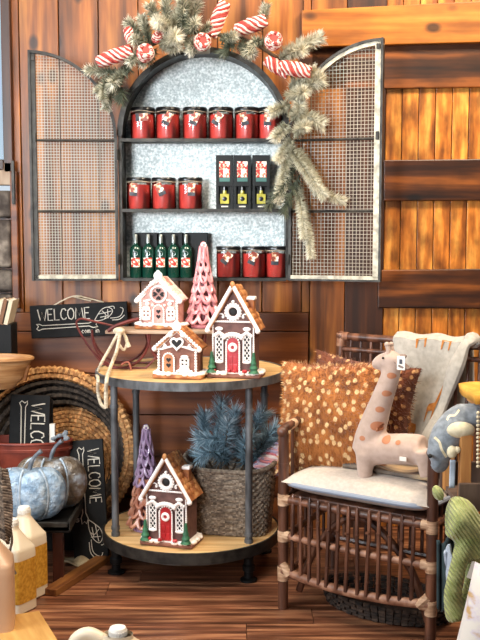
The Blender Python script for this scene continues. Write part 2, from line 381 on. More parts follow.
rail(4, [(378, 308), (560, 309), (560, 268), (378, 270)], -.02, .02, board_dk)
# left: window, its frame, the washed rail and the stones under it
m = MB(); m.ct = .3
xw0, xw1, zw0, zw1 = -1.5, X(7), Z(160), 2.6
m.box((xw1+.018, .0, (zw0+zw1)/2), (.036, .07, zw1-zw0+.1)); m.box(((xw0+xw1)/2, 0, zw0-.02), (xw1-xw0, .08, .04))
fr = m.build('window_1', stud_dk, smooth=False, bevel=.003); fr['kind'] = 'structure'
m = MB(); m.box(((xw0+xw1)/2, .01, (zw0+zw1)/2), (xw1-xw0, .005, zw1-zw0)); m.build('window_pane', winglass, fr, smooth=False)
m = MB(); m.ct = .8; m.box(((-1.5+X(15))/2, -.0, Z(174)), (X(15)+1.5, .07, .09)); struct(m, 'trim_5', washed, smooth=False, bevel=.004)
m = MB(); m.ct = .4; m.box(((X(13)+X(20))/2, -.01, Z(240)), (X(20)-X(13), .06, .54)); struct(m, 'trim_6', plank_h, smooth=False, bevel=.004)
m = MB(); m.box(((X(15.5)+X(18)) / 2, -.045, Z(183)), (.012, .012, .17)); tag(m.build('iron_bar', iron, smooth=False, bevel=.002), 'short black iron bar fixed upright on the wall boards below the window', 'bar')
m = MB()
for (a, b, c, d) in ((-30, 13, 190, 218), (-28, 12, 219, 268), (-30, 13, 269, 292), (-30, 12, 293, 330)):
    m.ct = rnd.random(); x0, x1, z1, z0 = X(a), X(b), Z(c), Z(d); m.box(((x0+x1)/2, .0, (z0+z1)/2), (x1-x0, .07, z1-z0-.006))
struct(m, 'trim_7', stone_m, bevel=.012)

# ------------------------------------------------------------ arched cabinet with screen doors
CY = -.16; cl, cr = at(119, 210, CY), at(289, 210, CY); cx = (cl.x+cr.x)/2; hw = (cr.x-cl.x)/2
zb = at(204, 280, CY).z; zt = at(204, 48, CY).z; zsp = zt-hw
cab = thing('arched_cabinet', 'arched galvanized wall cabinet with its two screen doors swung open', 'cabinet', (cx, 0, zb))
def arc(r, k=28, z0=0): return [(r*math.cos(math.pi*i/k), z0+r*math.sin(math.pi*i/k)) for i in range(k+1)]
sp = zsp-zb
m = MB(); m.prism([(-hw+.004, 0)]+[(hw-.004, 0)]+arc(hw-.004, z0=sp), -.012, -.022); m.build('back_panel', galv, cab, smooth=False)
def strip(m, pts, y0, y1, t):
    """band of thickness t inside a polyline in x,z"""
    n = len(pts); inn = []
    for i in range(n):
        a, b = Vector(pts[max(i-1, 0)]), Vector(pts[min(i+1, n-1)]); d = (b-a).normalized(); nn = Vector((-d.y, d.x)); inn.append(Vector(pts[i])+nn*t)
    for i in range(n-1):
        q = [pts[i], pts[i+1], inn[i+1], inn[i]]
        m.hexa([Vector((p[0], y0, p[1])) for p in q], [Vector((p[0], y1, p[1])) for p in q])
for s in (-1, 1):
    m = MB(); m.box((s*(hw-.006), CY/2-.006, sp/2), (.012, -CY-.012, sp)); m.build('side_panel', iron, cab, smooth=False)
m = MB(); strip(m, arc(hw, z0=sp), -.012, CY, .012); m.build('arch_top', iron, cab)
m = MB(); strip(m, arc(hw+.004, z0=sp), CY+.004, CY-.008, .02); m.build('arch_rim', iron, cab)
for py in (141, 211.5, 280.5):
    zz = at(204, py, CY).z-zb; m = MB(); m.box((0, CY/2-.008, zz+.005), (2*hw-.024, -CY-.02, .007)); m.box((0, CY+.002, zz+.004), (2*hw-.02, .005, .012)); m.build('shelf', iron, cab, smooth=False)
m = MB(); m.box((0, CY-.012, sp+hw-.012), (.05, .006, .026)); m.build('latch_plate', silver, cab, smooth=False, bevel=.002)
ZB = [at(204, py, CY).z-zb for py in (141, 211.5)]
def door(s, ang, R_, y_top, gm):
    H = at(204, y_top, CY).z-zb; d = .022; base = H-R_
    M_ = T((s*(hw+.004), CY-.004, 0)) @ (RZ(ang) if s > 0 else (RZ(-ang) @ Matrix.Scale(-1, 4, (1, 0, 0))))
    # local: hinge at x=0, free edge at x=R_, tallest at the free edge
    curve = [(R_*(1-math.cos(math.pi/2*i/16)), base+R_*math.sin(math.pi/2*i/16)) for i in range(17)]
    m = MB(); m.M = M_
    def bar(x0, x1, z0, z1, ya=0, yb=-.022): m.box(((x0+x1)/2, (ya+yb)/2, (z0+z1)/2), (x1-x0, abs(yb-ya), z1-z0))
    m.cm = 1
    if gm == 1: bar(R_-.03, R_-.007, .012, H-.012)
    bar(.008, R_-.007, .006, .02)
    if gm == 1: strip(m, list(reversed(curve)), -.001, -d, .024)
    m.cm = 0
    bar(R_-.008, R_+.001, 0, H, .004, -.03); bar(0, R_, -.001, .007); bar(-.001, .009, 0, base)
    if gm == 0: bar(R_-.024, R_-.007, .006, H-.012)
    strip(m, list(reversed(curve)), .002, -d-.006, .010)
    o = m.build('door', [iron, galv_f], cab, smooth=False)
    for zz in ZB: m = MB(); m.M = M_; m.tube([(.006, -d*.6, zz), (R_-.006, -d*.6, zz)], .005, 8); m.build('crossbar', iron, o)
    m = MB(); m.M = M_; g = .0135 if s > 0 else .0108; tw = .0021 if s > 0 else .0018
    k = 1
    while k*g < R_-.01:
        x = k*g; top = base+math.sqrt(max(0, R_**2-(R_-x)**2)); m.box((x, -.004, top/2), (tw, tw, top-.008)); k += 1
    k = 1
    while k*g < H-.01:
        zz = k*g; x0 = 0 if zz < base else R_-math.sqrt(max(0, R_**2-(zz-base)**2)); m.box(((x0+R_)/2, -.004, zz), (R_-x0-.004, tw, tw)); k += 1
    m.build('wire_screen', wire_m if s > 0 else wire_l, o, smooth=False)
    for zz in (.08, base-.06): m = MB(); m.M = M_; m.tube([(.0, -d-.002, zz-.02), (0, -d-.002, zz+.02)], .006, 8); m.build('hinge', iron, o)
    m = MB(); m.M = M_; m.box((R_-.018, -d-.004, ZB[0]+.01), (.012, .008, .03)); m.build('latch', iron, o, smooth=False, bevel=.002)
    m = MB(); m.M = M_; m.box((R_-.018, -d-.004, H-.03), (.014, .006, .02)); m.build('corner_catch', iron, o, smooth=False, bevel=.002)
door(1, -R(17), hw*1.085, 44, 1); door(-1, -R(3), hw*1.0, 52, 0)

# ------------------------------------------------------------ candles, bottles and cartons on the shelves
def make_jar(name, label, loc, tagrot, tx, group):
    t = thing(name, label, 'candle', loc, rnd.uniform(-.1, .1), group)
    r, h = .047, .112
    m = MB(); m.lathe([(r*.9, .003), (r-.003, .008), (r-.0025, .094), (r*.5, .096)], 24); m.build('wax', wax, t)
    m = MB(); m.lathe([(r*.9, 0), (r, .006), (r, .1), (r*.93, .107), (r*.93, h)], 24, closed=False); m.build('glass_jar', glass, t)
    m = MB(); m.lathe([(r*.95, h-.004), (r*1.02, h-.002), (r*1.02, h+.006), (r*.96, h+.01), (.01, h+.0105)], 24); m.build('lid', lid_m, t)
    m = MB(); m.M = T((tx, -r-.003, .082)) @ RY(tagrot); m.box((0, 0, .0), (.028, .002, .036)); m.cm = 1; m.box((0, -.0002, -.024), (.028, .002, .014)); m.build('tag', [pic2, dgrey], t, smooth=False)
    m = MB(); m.tube([(r*.97*math.cos(a), r*.97*math.sin(a), h-.006+.002*math.sin(3*a)) for a in [i*2*math.pi/20 for i in range(20)]], .0013, 5, closed=True); m.build('cord', rope_m, t)
    return t
def shelf_z(k): return zb+(ZB[0]+.0085, ZB[1]+.0085, at(204, 280.5, CY).z-zb+.0085)[k]
G = 'red jar candles on the cabinet shelves'
tops = ['with its tag lying across the rim, leftmost on the top shelf', 'second from the left on the top shelf, dark tag tilted right', 'third from the left on the top shelf', 'fourth from the left on the top shelf', 'fifth on the top shelf with a pale blue tinted tag', 'at the right end of the top shelf beside the garland']
for i, (px, tr, tx) in enumerate(((143, R(88), .012), (168, R(28), .006), (195, R(25), .01), (221, R(32), -.004), (247, R(-16), -.012), (270, R(2), -.008))):
    make_jar('jar_candle', 'red jar candle '+tops[i], (at(px, 138, -.1).x, -.1, shelf_z(0)), tr, tx, G)
mids = ['leftmost on the middle shelf', 'between two others on the middle shelf, tag slanting left', 'on the middle shelf nearest the black cartons']
for i, (px, tr, tx) in enumerate(((139, R(4), -.016), (164, R(-26), -.014), (190.5, R(2), .004))):
    make_jar('jar_candle', 'red jar candle '+mids[i], (at(px, 209, -.1).x, -.1, shelf_z(1)), tr, tx, G)
lows = ['on the bottom shelf just right of the pink cone tree', 'in the middle of three on the bottom shelf', 'at the right end of the bottom shelf by the hinge']
for i, (px, tr, tx) in enumerate(((228.5, R(38), -.004), (254, R(24), -.004), (277, R(2), -.014))):
    make_jar('jar_candle', 'red jar candle '+lows[i], (at(px, 278, -.1).x, -.1, shelf_z(2)), tr, tx, G)
t = thing('spray_bottle', '', 'bottle', (0, 0, 0), 0, 'green bottles on the bottom shelf')
m = MB(); r = .0235; m.lathe([(r*.9, 0), (r, .004), (r, .105), (r*.85, .118), (.009, .128), (.009, .134)], 20); m.build('body', green_gl, t)
m = MB(); m.lathe([(.0075, .132), (.0075, .165), (.005, .168)], 12); m.build('neck_cap', silver, t)
m = MB(); m.grid(lambda u, v: Vector(((r+.0006)*math.sin((u-.5)*1.5), -(r+.0006)*math.cos((u-.5)*1.5), .042+v*.036)), 8, 3); m.build('label', pic, t)
m = MB(); m.tube([(.009*math.cos(a), -r-.0006, .094+.009*math.sin(a)) for a in [i*2*math.pi/16 for i in range(16)]], .0012, 5, closed=True); m.build('emblem', silver, t)
for i, px in enumerate((136, 148.3, 161, 173.6, 186)):
    lb = 'dark green bottle with a picture label, '+['leftmost in its row', 'second from left in its row', 'middle one of the row of five', 'fourth from left in its row', 'rightmost of its row beside the cone tree'][i]
    loc = (at(px, 278, -.115).x, -.115, shelf_z(2))
    if i == 0: t.location = loc; t['label'] = lb
    else: dup(t, lb, loc)
for i in range(3):
    x = at(147+i*25, 278, -.055).x; m = MB(); m.box((0, 0, .087), (.088, .05, .174))
    o = m.build('black_box', carton, smooth=False, bevel=.002, loc=(x, -.055, shelf_z(2)))
    tag(o, 'plain black box behind the green bottles, '+['at the left', 'in the middle', 'at the right behind the rightmost bottle'][i], 'box', 'black boxes behind the bottles')
t = thing('diffuser_carton', '', 'carton', (0, 0, 0), 0, 'black diffuser cartons on the middle shelf')
W_, D_, H_ = .0665, .062, .206
m = MB(); wx, wz0, wz1 = .044, .02, .088
m.box((0, .0, H_/2), (W_, D_*.6, H_)); y0 = -D_/2+.006
m.box((0, y0, (wz1+H_)/2), (W_, .024, H_-wz1)); m.box((0, y0, wz0/2), (W_, .024, wz0))
for s in (-1, 1): m.box((s*(W_+wx)/4, y0, (wz0+wz1)/2), ((W_-wx)/2, .024, wz1-wz0))
m.build('carton_body', carton, t, smooth=False, bevel=.001)
m = MB(); m.box((.0, y0-.0125, .152), (.04, .001, .06)); m.build('picture', pic, t, smooth=False)
m = MB(); m.box((.0, y0-.0125, .113), (.04, .001, .014)); m.build('name_strip', teal, t, smooth=False)
m = MB(); m.box((0, y0-.0125, .011), (.026, .001, .005)); m.build('small_print', chalk, t, smooth=False)
m = MB(); m.box((0, y0-.004, .04), (.034, .016, .038)); m.lathe([(.008, 0), (.008, .014), (.006, .016)], 12, (0, y0-.004, .059)); m.build('oil_bottle', oil, t, bevel=.002)
m = MB(); m.lathe([(.009, 0), (.009, .014), (.003, .0145)], 12, (0, y0-.004, .072)); m.ell((0, y0-.0125, .04), (.009, .001, .009)); m.build('bottle_cap', lid_m, t)
for i, px in enumerate((224.8, 242.3, 261)):
    lb = 'black diffuser carton with a picture panel, '+['leftmost of three beside the candles', 'in the middle of three', 'rightmost of three, partly behind the garland'][i]
    loc = (at(px, 208, -.1).x, -.1, shelf_z(1))
    if i == 0: t.location = loc; t['label'] = lb
    else: dup(t, lb, loc)

# ------------------------------------------------------------ garland
def sprig(m, P, n, L, w=.0022, lean=.55, t0=.2, t1=1.0, r=None):
    r = r or rnd; P = spline(P, 5); k = len(P)-1
    m.ct = .1; m.tube(P, .003, 5)
    for i in range(n):
        u = (i/n)**.75; q = u*k; a = int(min(q, k-1)); p = P[a].lerp(P[a+1], q-a); d = (P[a+1]-P[a]).normalized()
        o = Vector((r.gauss(0, 1), r.gauss(0, 1), r.gauss(0, 1))); o -= d*o.dot(d)*.8; o.normalize()
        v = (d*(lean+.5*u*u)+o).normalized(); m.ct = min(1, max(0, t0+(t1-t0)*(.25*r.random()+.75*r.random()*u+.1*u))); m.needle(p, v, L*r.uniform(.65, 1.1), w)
def ornament(m, a, b, rad, r=rnd):
    """a bundle of striped yarn loops twisted about a core, from a to b"""
    a, b = Vector(a), Vector(b); ax = b-a; L = ax.length; d = ax.normalized(); u = d.orthogonal().normalized(); v = d.cross(u)
    m.ct = .1; m.tube([a, a+ax*.5, b], [rad*.5, rad*.62, rad*.45], 8)
    S = 11; turns = max(.7, L/(rad*4.0)); N_ = max(14, int(turns*16)); n2 = 4 if L < rad*2 else 1
    for s in range(S*n2):
        pts = []; ph = 2*math.pi*s/S+(s//S)*.5; sg = 1 if (s//S) % 2 == 0 else -1
        for i in range(N_+1):
            q = i/N_; t = sg*2*math.pi*turns*q+ph; rr = rad*(.45+.4*math.sin(math.pi*(.08+.84*q))**.6)
            pts.append(a+ax*q+(u*math.cos(t)+v*math.sin(t))*rr)
        m.ct = (.05, .85, .2, .95, .1, .8, .3, 1., .0, .7, .25)[s % S]; m.tube([p+Vector((r.gauss(0, .0012), r.gauss(0, .0012), r.gauss(0, .0012))) for p in pts], rad*.19, 6)
GY = -.25
gar = thing('pine_garland', 'flocked pine garland with red and white striped yarn cones over the cabinet', 'garland', at(204, 45, GY))
g0 = gar.location.copy()
def gp(x, y, dy=0): return at(x, y, GY+dy)-g0
m = MB(); m.tube(spline([gp(*p) for p in ((96, 82), (112, 76), (130, 62), (152, 45), (178, 33), (205, 34), (240, 38), (268, 52), (290, 72), (296, 100), (292, 135), (295, 165), (302, 200), (308, 235))], 4), .007, 7); m.build('vine', bark, gar)
SP = [((125,75),(105,72),(88,70),0,90,.05),((120,80),(112,92),(106,108),0,90,.045),((130,68),(118,78),(112,84),-.07,90,.05),((112,80),(102,88),(97,92),-.02,70,.04),
 ((150,45),(146,30),(142,18),0,100,.05),((150,48),(140,42),(134,40),-.07,90,.045),((165,38),(166,20),(166,2),0,120,.055),((172,34),(178,16),(190,-2),0,110,.055),
 ((178,32),(190,20),(198,4),.02,90,.05),((160,45),(170,40),(176,36),-.09,110,.05),((180,38),(188,42),(194,46),-.06,100,.05),((155,50),(150,58),(142,64),-.03,70,.045),((188,32),(192,28),(196,22),-.09,100,.05),
 ((168,45),(172,48),(178,46),-.05,80,.04),((140,40),(134,28),(128,22),.0,80,.045),((160,30),(154,16),(150,6),-.03,110,.05),((180,30),(184,14),(182,2),-.04,110,.05),((170,30),(164,24),(158,22),-.1,100,.045),((196,40),(204,32),(210,26),-.02,70,.04),((146,50),(138,54),(130,62),-.06,90,.045),((112,78),(104,86),(104,98),-.05,90,.045),((190,40),(196,44),(190,52),-.05,60,.035),
 ((222,40),(228,38),(234,36),-.06,80,.045),((240,44),(246,50),(252,54),-.05,90,.05),((255,30),(262,20),(266,6),0,80,.045),((265,45),(256,40),(250,50),-.04,60,.04),
 ((285,55),(300,46),(320,38),0,110,.05),((280,58),(294,52),(302,50),-.07,80,.045),((290,90),(306,86),(320,80),-.05,150,.055),((292,88),(304,80),(314,74),.0,120,.055),((288,96),(296,94),(304,92),-.09,100,.045),
 ((290,110),(306,116),(322,124),-.03,120,.05),((290,105),(280,108),(272,112),-.02,80,.04),((288,125),(280,132),(275,138),-.03,80,.04),((294,120),(298,112),(300,106),-.06,90,.045),((292,140),(284,150),(278,160),-.02,110,.035),((296,134),(300,128),(306,126),-.07,80,.04),
 ((290,148),(304,168),(324,196),-.05,260,.04),((288,150),(284,176),(278,200),-.02,200,.04),((296,150),(310,172),(318,190),-.02,200,.04),
 ((296,185),(302,212),(304,236),-.04,190,.035),((302,205),(308,232),(311,256),-.04,180,.032),((312,190),(328,196),(344,201),0,80,.035)]
for i, (a, b, c, dy, n, L) in enumerate(SP):
    m = MB(); wh = 1 if b[0] > 276 or (155 < b[0] < 200 and i % 2) else 0
    sprig(m, [gp(a[0], a[1]), gp(b[0], b[1], dy*.6), gp(c[0], c[1], dy)], int(n*(6.2 if wh else 4.2)), L*(.85 if wh else .7), w=.003, lean=.3, t0=.43 if wh else .1)
    m.build('sprig', needle_fl, gar, smooth=False)
for a, b, c in (((298, 165), (282, 188), (268, 206)), ((300, 175), (290, 195), (284, 212)), ((236, 40), (230, 46), (224, 52)), ((118, 84), (122, 92), (120, 100))):
    m = MB(); sprig(m, [gp(*a), gp(*b, -.03), gp(*c, -.02)], 170, .045, t0=0, t1=.4); s = m.build('sprig', needle_fl, gar, smooth=False); s['label'] = 'sprig left green without flocking'
for a, b, rad, d1, d2 in (((98, 62), (132, 50), .026, -.03, -.05), ((145, 56), (146, 50), .03, -.07, -.12), ((131, 42), (128, 28), .02, 0, 0), ((202, 44), (203, 40), .03, -.05, -.1),
                  ((211, 36), (225, 3), .027, 0, 0), ((236, 31), (266, 20), .027, -.01, -.02), ((273, 44), (274, 38), .031, -.04, -.1), ((266, 60), (288, 74), .024, -.04, -.05), ((280, 66), (310, 72), .026, -.06, -.08), ((155, 40), (160, 34), .018, -.02, -.05)):
    m = MB(); ornament(m, gp(a[0], a[1], d1), gp(b[0], b[1], d2), rad); m.build('striped_yarn_cone', candy, gar)

# ------------------------------------------------------------ round two tier table
CC = Vector((-.178, -.42, 0)); ZT, ZL = .714, .134
cart = thing('side_table', 'round two tier side table with grey pipe posts and wooden tops', 'table', CC)
def disc(R_, z, th, name, label=None):
    m = MB(); m.cm = 1; m.lathe([(R_, z-th), (R_+.004, z-th), (R_+.004, z+.002), (R_-.004, z+.002), (R_-.004, z-th)], 56, closed=False)
    m.lathe([(R_-.004, z-th+.004), (.001, z-th+.004)], 40, closed=False)
    m.cm = 0
    k = -R_+.004; wd = .095
    while k < R_-.004:
        k2 = min(k+wd, R_-.004); m.ct = rnd.random(); pts = []
        for i in range(9): yy = k+.001+(k2-k-.002)*i/8; pts.append((math.sqrt(max(0, (R_-.004)**2-yy*yy)), yy))
        poly = pts+[(-x, yy) for x, yy in reversed(pts)]
        m.add([Vector((x, yy, z)) for x, yy in poly], [tuple(range(len(poly)))]); k = k2
    return m.build(name, [table_w, pipe_m if z > .5 else iron], cart)
disc(.338, ZT, .026, 'tabletop'); disc(.32, ZL, .036, 'lower_shelf')
for a in (205, 316, 22, 139):
    p = Vector((.29*math.cos(R(a)), .29*math.sin(R(a)), 0))
    m = MB(); m.tube([p+Vector((0, 0, .07)), p+Vector((0, 0, ZT-.026))], .0125, 12); 
    for zz in (.10, .142, .165, .6): m.tube([p+Vector((0, 0, zz-.006)), p+Vector((0, 0, zz+.006))], .0155, 12)
    o = m.build('post', pipe_m, cart)
    m = MB(); m.lathe([(.03, 0), (.03, .008), (.016, .012), (.016, .035), (.022, .038), (.022, .055), (.017, .06), (.017, .085)], 16, p); m.build('foot', black_m, o)
m = MB(); m.tube([Vector((.285*math.cos(a), .285*math.sin(a), ZL-.045)) for a in [i*2*math.pi/48 for i in range(48)]], .008, 8, closed=True); m.build('brace_ring', pipe_m, cart)

# ------------------------------------------------------------ sled used as a riser
sy0, sy1 = -.44, -.28; SZ = .855
sx0, sx1 = at(108, 330, -.36).x, at(222, 330, -.36).x
sled = thing('wooden_sled', 'small worn wooden sled with red brown iron runners on the table top', 'sled', ((sx0+sx1)/2, -.36, ZT))
q0 = sled.location.copy()
for k in range(3):
    m = MB(); m.ct = rnd.random(); m.box((0, -.055+k*.055, SZ-ZT-.006), (sx1-sx0, .05, .012)); m.build('slat', old_w, sled, smooth=False, bevel=.002)
for yy in (sy0+.01, sy1-.01):
    m = MB()
    P = [at(150, 335, yy)-q0]; c = at(121, 336, yy)-q0; rr = at(150, 336, yy).x-at(121, 336, yy).x
    h = (SZ-ZT-.012); P = [Vector((c.x+rr*math.cos(a), yy-q0.y, h-(h-.006)*math.sin(a))) for a in [math.pi*i/16 for i in range(17)]]
    m.tube(P, .0045, 7); m.tube([p+Vector((.2, 0, 0)) for p in P], .0045, 7)
    m.build('hoop_leg', rust, sled)
    m = MB(); P = spline([at(*p, yy)-q0 for p in ((172, 337), (140, 372), (108, 366), (90, 348), (77, 326), (80, 319), (92, 321), (118, 327))], 6)
    for p in P: p.z = max(p.z, .005)
    m.tube(P, .004, 7); m.build('runner', rust, sled)
m = MB(); m.tube(spline([at(*p, sy0)-q0 for p in ((108, 331), (116, 326), (130, 321), (139, 319))], 5), [.007]*15+[.005], 8); m.tube([at(112, 329, sy0)-q0, at(112, 329, sy1)-q0], .008, 8); m.build('handle', rust, sled)
m = MB(); m.tube(spline([at(*p, sy0-.01)-q0 for p in ((121, 365), (128, 362), (131, 370), (128, 376))], 5), .009, 8, flat=.4); m.build('strap', mat('tan red leather strap', '#9a5a4a', '#b87a68', (20, 20, 20), .7), sled)
m = MB()
P1 = spline([at(*p, -.50)-q0 for p in ((118, 333), (110, 348), (101, 364), (97, 375))]+[at(*p, -.775)-q0 for p in ((98, 378), (98, 392), (101, 404), (106, 408))], 6)
P2 = spline([at(*p, -.52)-q0 for p in ((120, 333), (117, 350), (111, 366))]+[at(*p, -.775)-q0 for p in ((107, 378), (106, 392), (106, 408))], 6)
m.tube(P1, .0055, 8); m.tube(P2, .0065, 8)
m.ell(at(119, 331, -.47)-q0, (.022, .02, .014)); m.tube(spline([at(*p, -.47)-q0 for p in ((122, 332), (127, 340), (124, 350), (119, 344))], 5), .005, 7); m.tube([at(124, 334, -.47)-q0, at(129, 347, -.47)-q0], [.005, .008], 7)
m.build('rope', rope_m, sled)

# ------------------------------------------------------------ gingerbread houses and cone trees
def beadline(m, P, r, gap=None):
    P = [Vector(p) for p in P]
    for a, b in zip(P[:-1], P[1:]):
        n = max(1, int((b-a).length/(gap or r*1.7)))
        for i in range(n): m.ell(a.lerp(b, (i+.5)/n), r, 7, 5)
def heart(s, cx=0, cz=0): return [(cx+s*math.sin(t)**3, cz+s*(13*math.cos(t)-5*math.cos(2*t)-2*math.cos(3*t)-math.cos(4*t))/16) for t in [i*2*math.pi/20 for i in range(20)]][::-1]
def ring(m, c, r, t, n=20): m.tube([Vector((c[0]+r*math.cos(a), c[1], c[2]+r*math.sin(a))) for a in [i*2*math.pi/n for i in range(n)]], t, 7, closed=True)
def house(label, loc, rz, W, D, Hw, Hp, style):
    t = thing('gingerbread_house', label, 'gingerbread house', loc, rz, None); f = -D/2
    body = {'tall': choc, 'pink': pinkw, 'tan': choc_l}[style]
    m = MB(); m.box((0, 0, .008), (W*1.3, D*1.25, .016)); m.build('base', roof_m if style != 'tall' else choc_l, t, bevel=.005)
    m = MB(); K = 26
    P = [Vector((W*.62*math.copysign(abs(math.cos(a))**.5, math.cos(a)), D*.6*math.copysign(abs(math.sin(a))**.5, math.sin(a)), .017)) for a in [i*2*math.pi/K for i in range(K)]]
    for i, p in enumerate(P): m.ell(p, (.011+.004*rnd.random(), .011, .008), 8, 6)
    m.box((0, 0, .018), (W*1.22, D*1.16, .008)); m.build('snow', icing, t)
    b0 = .02
    m = MB(); m.prism([(-W/2, b0), (W/2, b0), (W/2, Hw), (0, Hp), (-W/2, Hw)], D/2, f); m.build('walls', body, t, smooth=False)
    sl = math.atan2(Hp-Hw, W/2); Ls = math.hypot(Hp-Hw, W/2)+(.028 if style == 'tall' else .016); ov = .014 if style == 'tall' else .007
    for s in (-1, 1):
        m = MB(); mm = T((0, 0, Hp+.006)) @ RY(s*sl); m.M = mm
        m.box((s*Ls/2, 0, .0), (Ls, D+2*ov, .012))
        for k in range(int(Ls/.022)):
            for j in range(int((D+2*ov)/.022)): m.ell((s*(k+.5)*.022, -D/2-ov+(j+.5+.5*(k % 2))*.022, .006), (.013, .012, .004), 7, 4)
        m.build('roof', roof_m if style != 'pink' else mat('pink striped roof', '#c98a7a', '#f0ddd2', (8, 60, 8), .6, lo=.45, hi=.5), t)
        m = MB(); m.M = mm; 
        if style == 'tall': m.tube([(0, f-ov, .003), (s*Ls, f-ov, .003)], .0065, 8)
        else: beadline(m, [(0, f-ov, .004), (s*Ls, f-ov, .004)], .0062); m.tube([(0, f-ov+.006, -.004), (s*Ls, f-ov+.006, -.004)], .0045, 8)
        m.ell((s*Ls, f-ov, 0), .009); m.build('icing_edge', icing, t)
    m = MB(); m.ell((0, f-ov, Hp+.012), (.009, .009, .013))
    if style != 'tall':
        ring(m, (0, f-ov, Hp+.016), .012, .005); m.ell((0, f-ov, Hp+.03), .007)
        for s in (-1, 1): m.ell((s*.022, f-ov, Hp-.012), .01)
    m.build('ridge_cap', icing if style != 'tall' else roof_m, t)
    if style == 'tall':
        m = MB(); m.box((W*.36, D*.1, Hp-.075), (.022, .026, .075)); m.cm = 1; m.box((W*.36, D*.1, Hp-.036), (.03, .034, .012)); m.build('chimney', [roof_m, icing], t, bevel=.003)
    def panel(poly, y0, y1, name, mt, label=None):
        m = MB(); m.prism(poly, y1, y0); o = m.build(name, mt, t, smooth=False); return o
    def archpoly(x, z0, w, h): return [(x-w/2, z0), (x+w/2, z0)]+[(x+w/2*math.cos(a), z0+h-w/2+w/2*math.sin(a)) for a in [math.pi*i/10 for i in range(11)]]
    if style == 'tall':
        dw, dh = W*.27, Hw*.66
        d = panel(archpoly(0, b0, dw, dh), f, f-.008, 'door', red_m)
        m = MB(); beadline(m, [(-dw/2-.003, f-.008, b0), (-dw/2-.003, f-.008, b0+dh-dw/2)]+[(-(dw/2+.003)*math.cos(a), f-.008, b0+dh-dw/2+(dw/2+.003)*math.sin(a)) for a in [math.pi*i/8 for i in range(9)]]+[(dw/2+.003, f-.008, b0)], .0035)
        m.build('door_frame', icing, d)
        m = MB(); ring(m, (0, f-.011, b0+dh*.72), .011, .005); m.build('wreath', icing, d)
        for k in range(2):
            for s in (-1, 1): m = MB(); m.box((s*dw*.2, f-.0095, b0+dh*(.16+.22*k)), (dw*.28, .003, dh*.14)); m.build('door_panel', red_m, d, smooth=False)
        m = MB()  # swag over the door
        beadline(m, [(-dw*.85*math.cos(a), f-.009, b0+dh*.93+dw*.5*math.sin(a)) for a in [math.pi*(.1+.8*i/10) for i in range(11)]], .008, .010)
        m.build('door_swag', icing, t)
        for s in (-1, 1):
            x = s*W*.33; ww, wh, wz = W*.17, Hw*.5, b0+Hw*.22
            wn = panel(archpoly(x, wz, ww, wh), f, f-.003, 'window', dark_m)
            m = MB(); nx, nz = 2, 5
            for i in range(nx):
                for j in range(nz):
                    x0, x1, z0, z1 = x-ww/2+ww*i/nx, x-ww/2+ww*(i+1)/nx, wz+wh*j/nz, wz+wh*(j+1)/nz
                    m.tube([(x0, f-.005, z0), (x1, f-.005, z1)], .0014, 5); m.tube([(x1, f-.005, z0), (x0, f-.005, z1)], .0014, 5)
            m.tube([(x-ww/2, f-.005, wz), (x+ww/2, f-.005, wz), (x+ww/2, f-.005, wz+wh), (x-ww/2, f-.005, wz+wh)], .0028, 6, closed=True)
            beadline(m, [(x-ww*.75, f-.006, wz+wh*.93), (x, f-.007, wz+wh+.007), (x+ww*.75, f-.006, wz+wh*.93)], .006, .007)
            m.ell((x, f-.006, wz+wh+.018), (.014, .005, .007)); m.ell((x, f-.006, wz-.004), (ww*.65, .006, .006)); m.build('lattice', icing, wn)
        m = MB(); zc = Hw+(Hp-Hw)*.36; m.ell((0, f-.001, zc), (.013, .004, .013), 16, 8); rw = m.build('round_window', dark_m, t)
        m = MB(); ring(m, (0, f-.003, zc), .021, .0065, 24); beadline(m, [(.027*math.cos(a), f-.003, zc+.028*math.sin(a)) for a in [i*2*math.pi/18 for i in range(19)]], .0045, .008); m.ell((0, f-.003, zc+.034), .006); m.build('window_ring', icing, rw)
        m = MB(); beadline(m, [(-W*.44, f-.002, Hw+.012), (W*.44, f-.002, Hw+.012)], .0038); m.tube([(-W*.44, f-.002, Hw+.012), (W*.44, f-.002, Hw+.012)], .003, 6)
        for s in (-1, 1):
            m.tube([(s*(W*.3-.001*i*1.0)+s*.010*math.cos(i*.6)*(1-i/16), f-.003, Hw+.03+.010*math.sin(i*.6)*(1-i/16)) for i in range(14)], .0024, 6)
            beadline(m, [(s*W*.485, f-.002, b0), (s*W*.485, f-.002, Hw)], .0035)
        m.build('icing_scrolls', icing, t)
        for s in (-1, 1):
            m = MB(); h = Hw*.36
            for k in range(4): m.lathe([(.019-.004*k, h*.24*k), (.004, h*.24*k+h*.36)], 9, (s*W*.5, f-.012, .02))
            m.build('bush', tree_g, t)
        m = MB()
        for k in range(7): m.ell((rnd.uniform(-.5, .5)*W*1.1, f-.012-rnd.random()*.006, .026), .006, 8, 6)
        m.build('candy_ball', red_m, t)['kind'] = 'stuff'
    else:
        dx = 0 if style == 'pink' else -W*.22; dw, dh = W*.26, Hw*.62
        d = panel(archpoly(dx, b0, dw, dh), f, f-.006, 'door', mat('door biscuit', '#a4643c', '#bd7d50', (30, 30, 30), .6) if style == 'tan' else pinkw)
        m = MB(); beadline(m, [(dx-dw/2-.002, f-.006, b0), (dx-dw/2-.002, f-.006, b0+dh-dw/2)]+[(dx-(dw/2+.002)*math.cos(a), f-.006, b0+dh-dw/2+(dw/2+.002)*math.sin(a)) for a in [math.pi*i/8 for i in range(9)]]+[(dx+dw/2+.002, f-.006, b0)], .0036); m.build('door_frame', icing, d)
        m = MB()
        for k in (.4, .68): m.prism(heart(.0085, dx, b0+dh*k), f-.0075, f-.005)
        m.build('heart_cutout', dark_m, d, smooth=False)
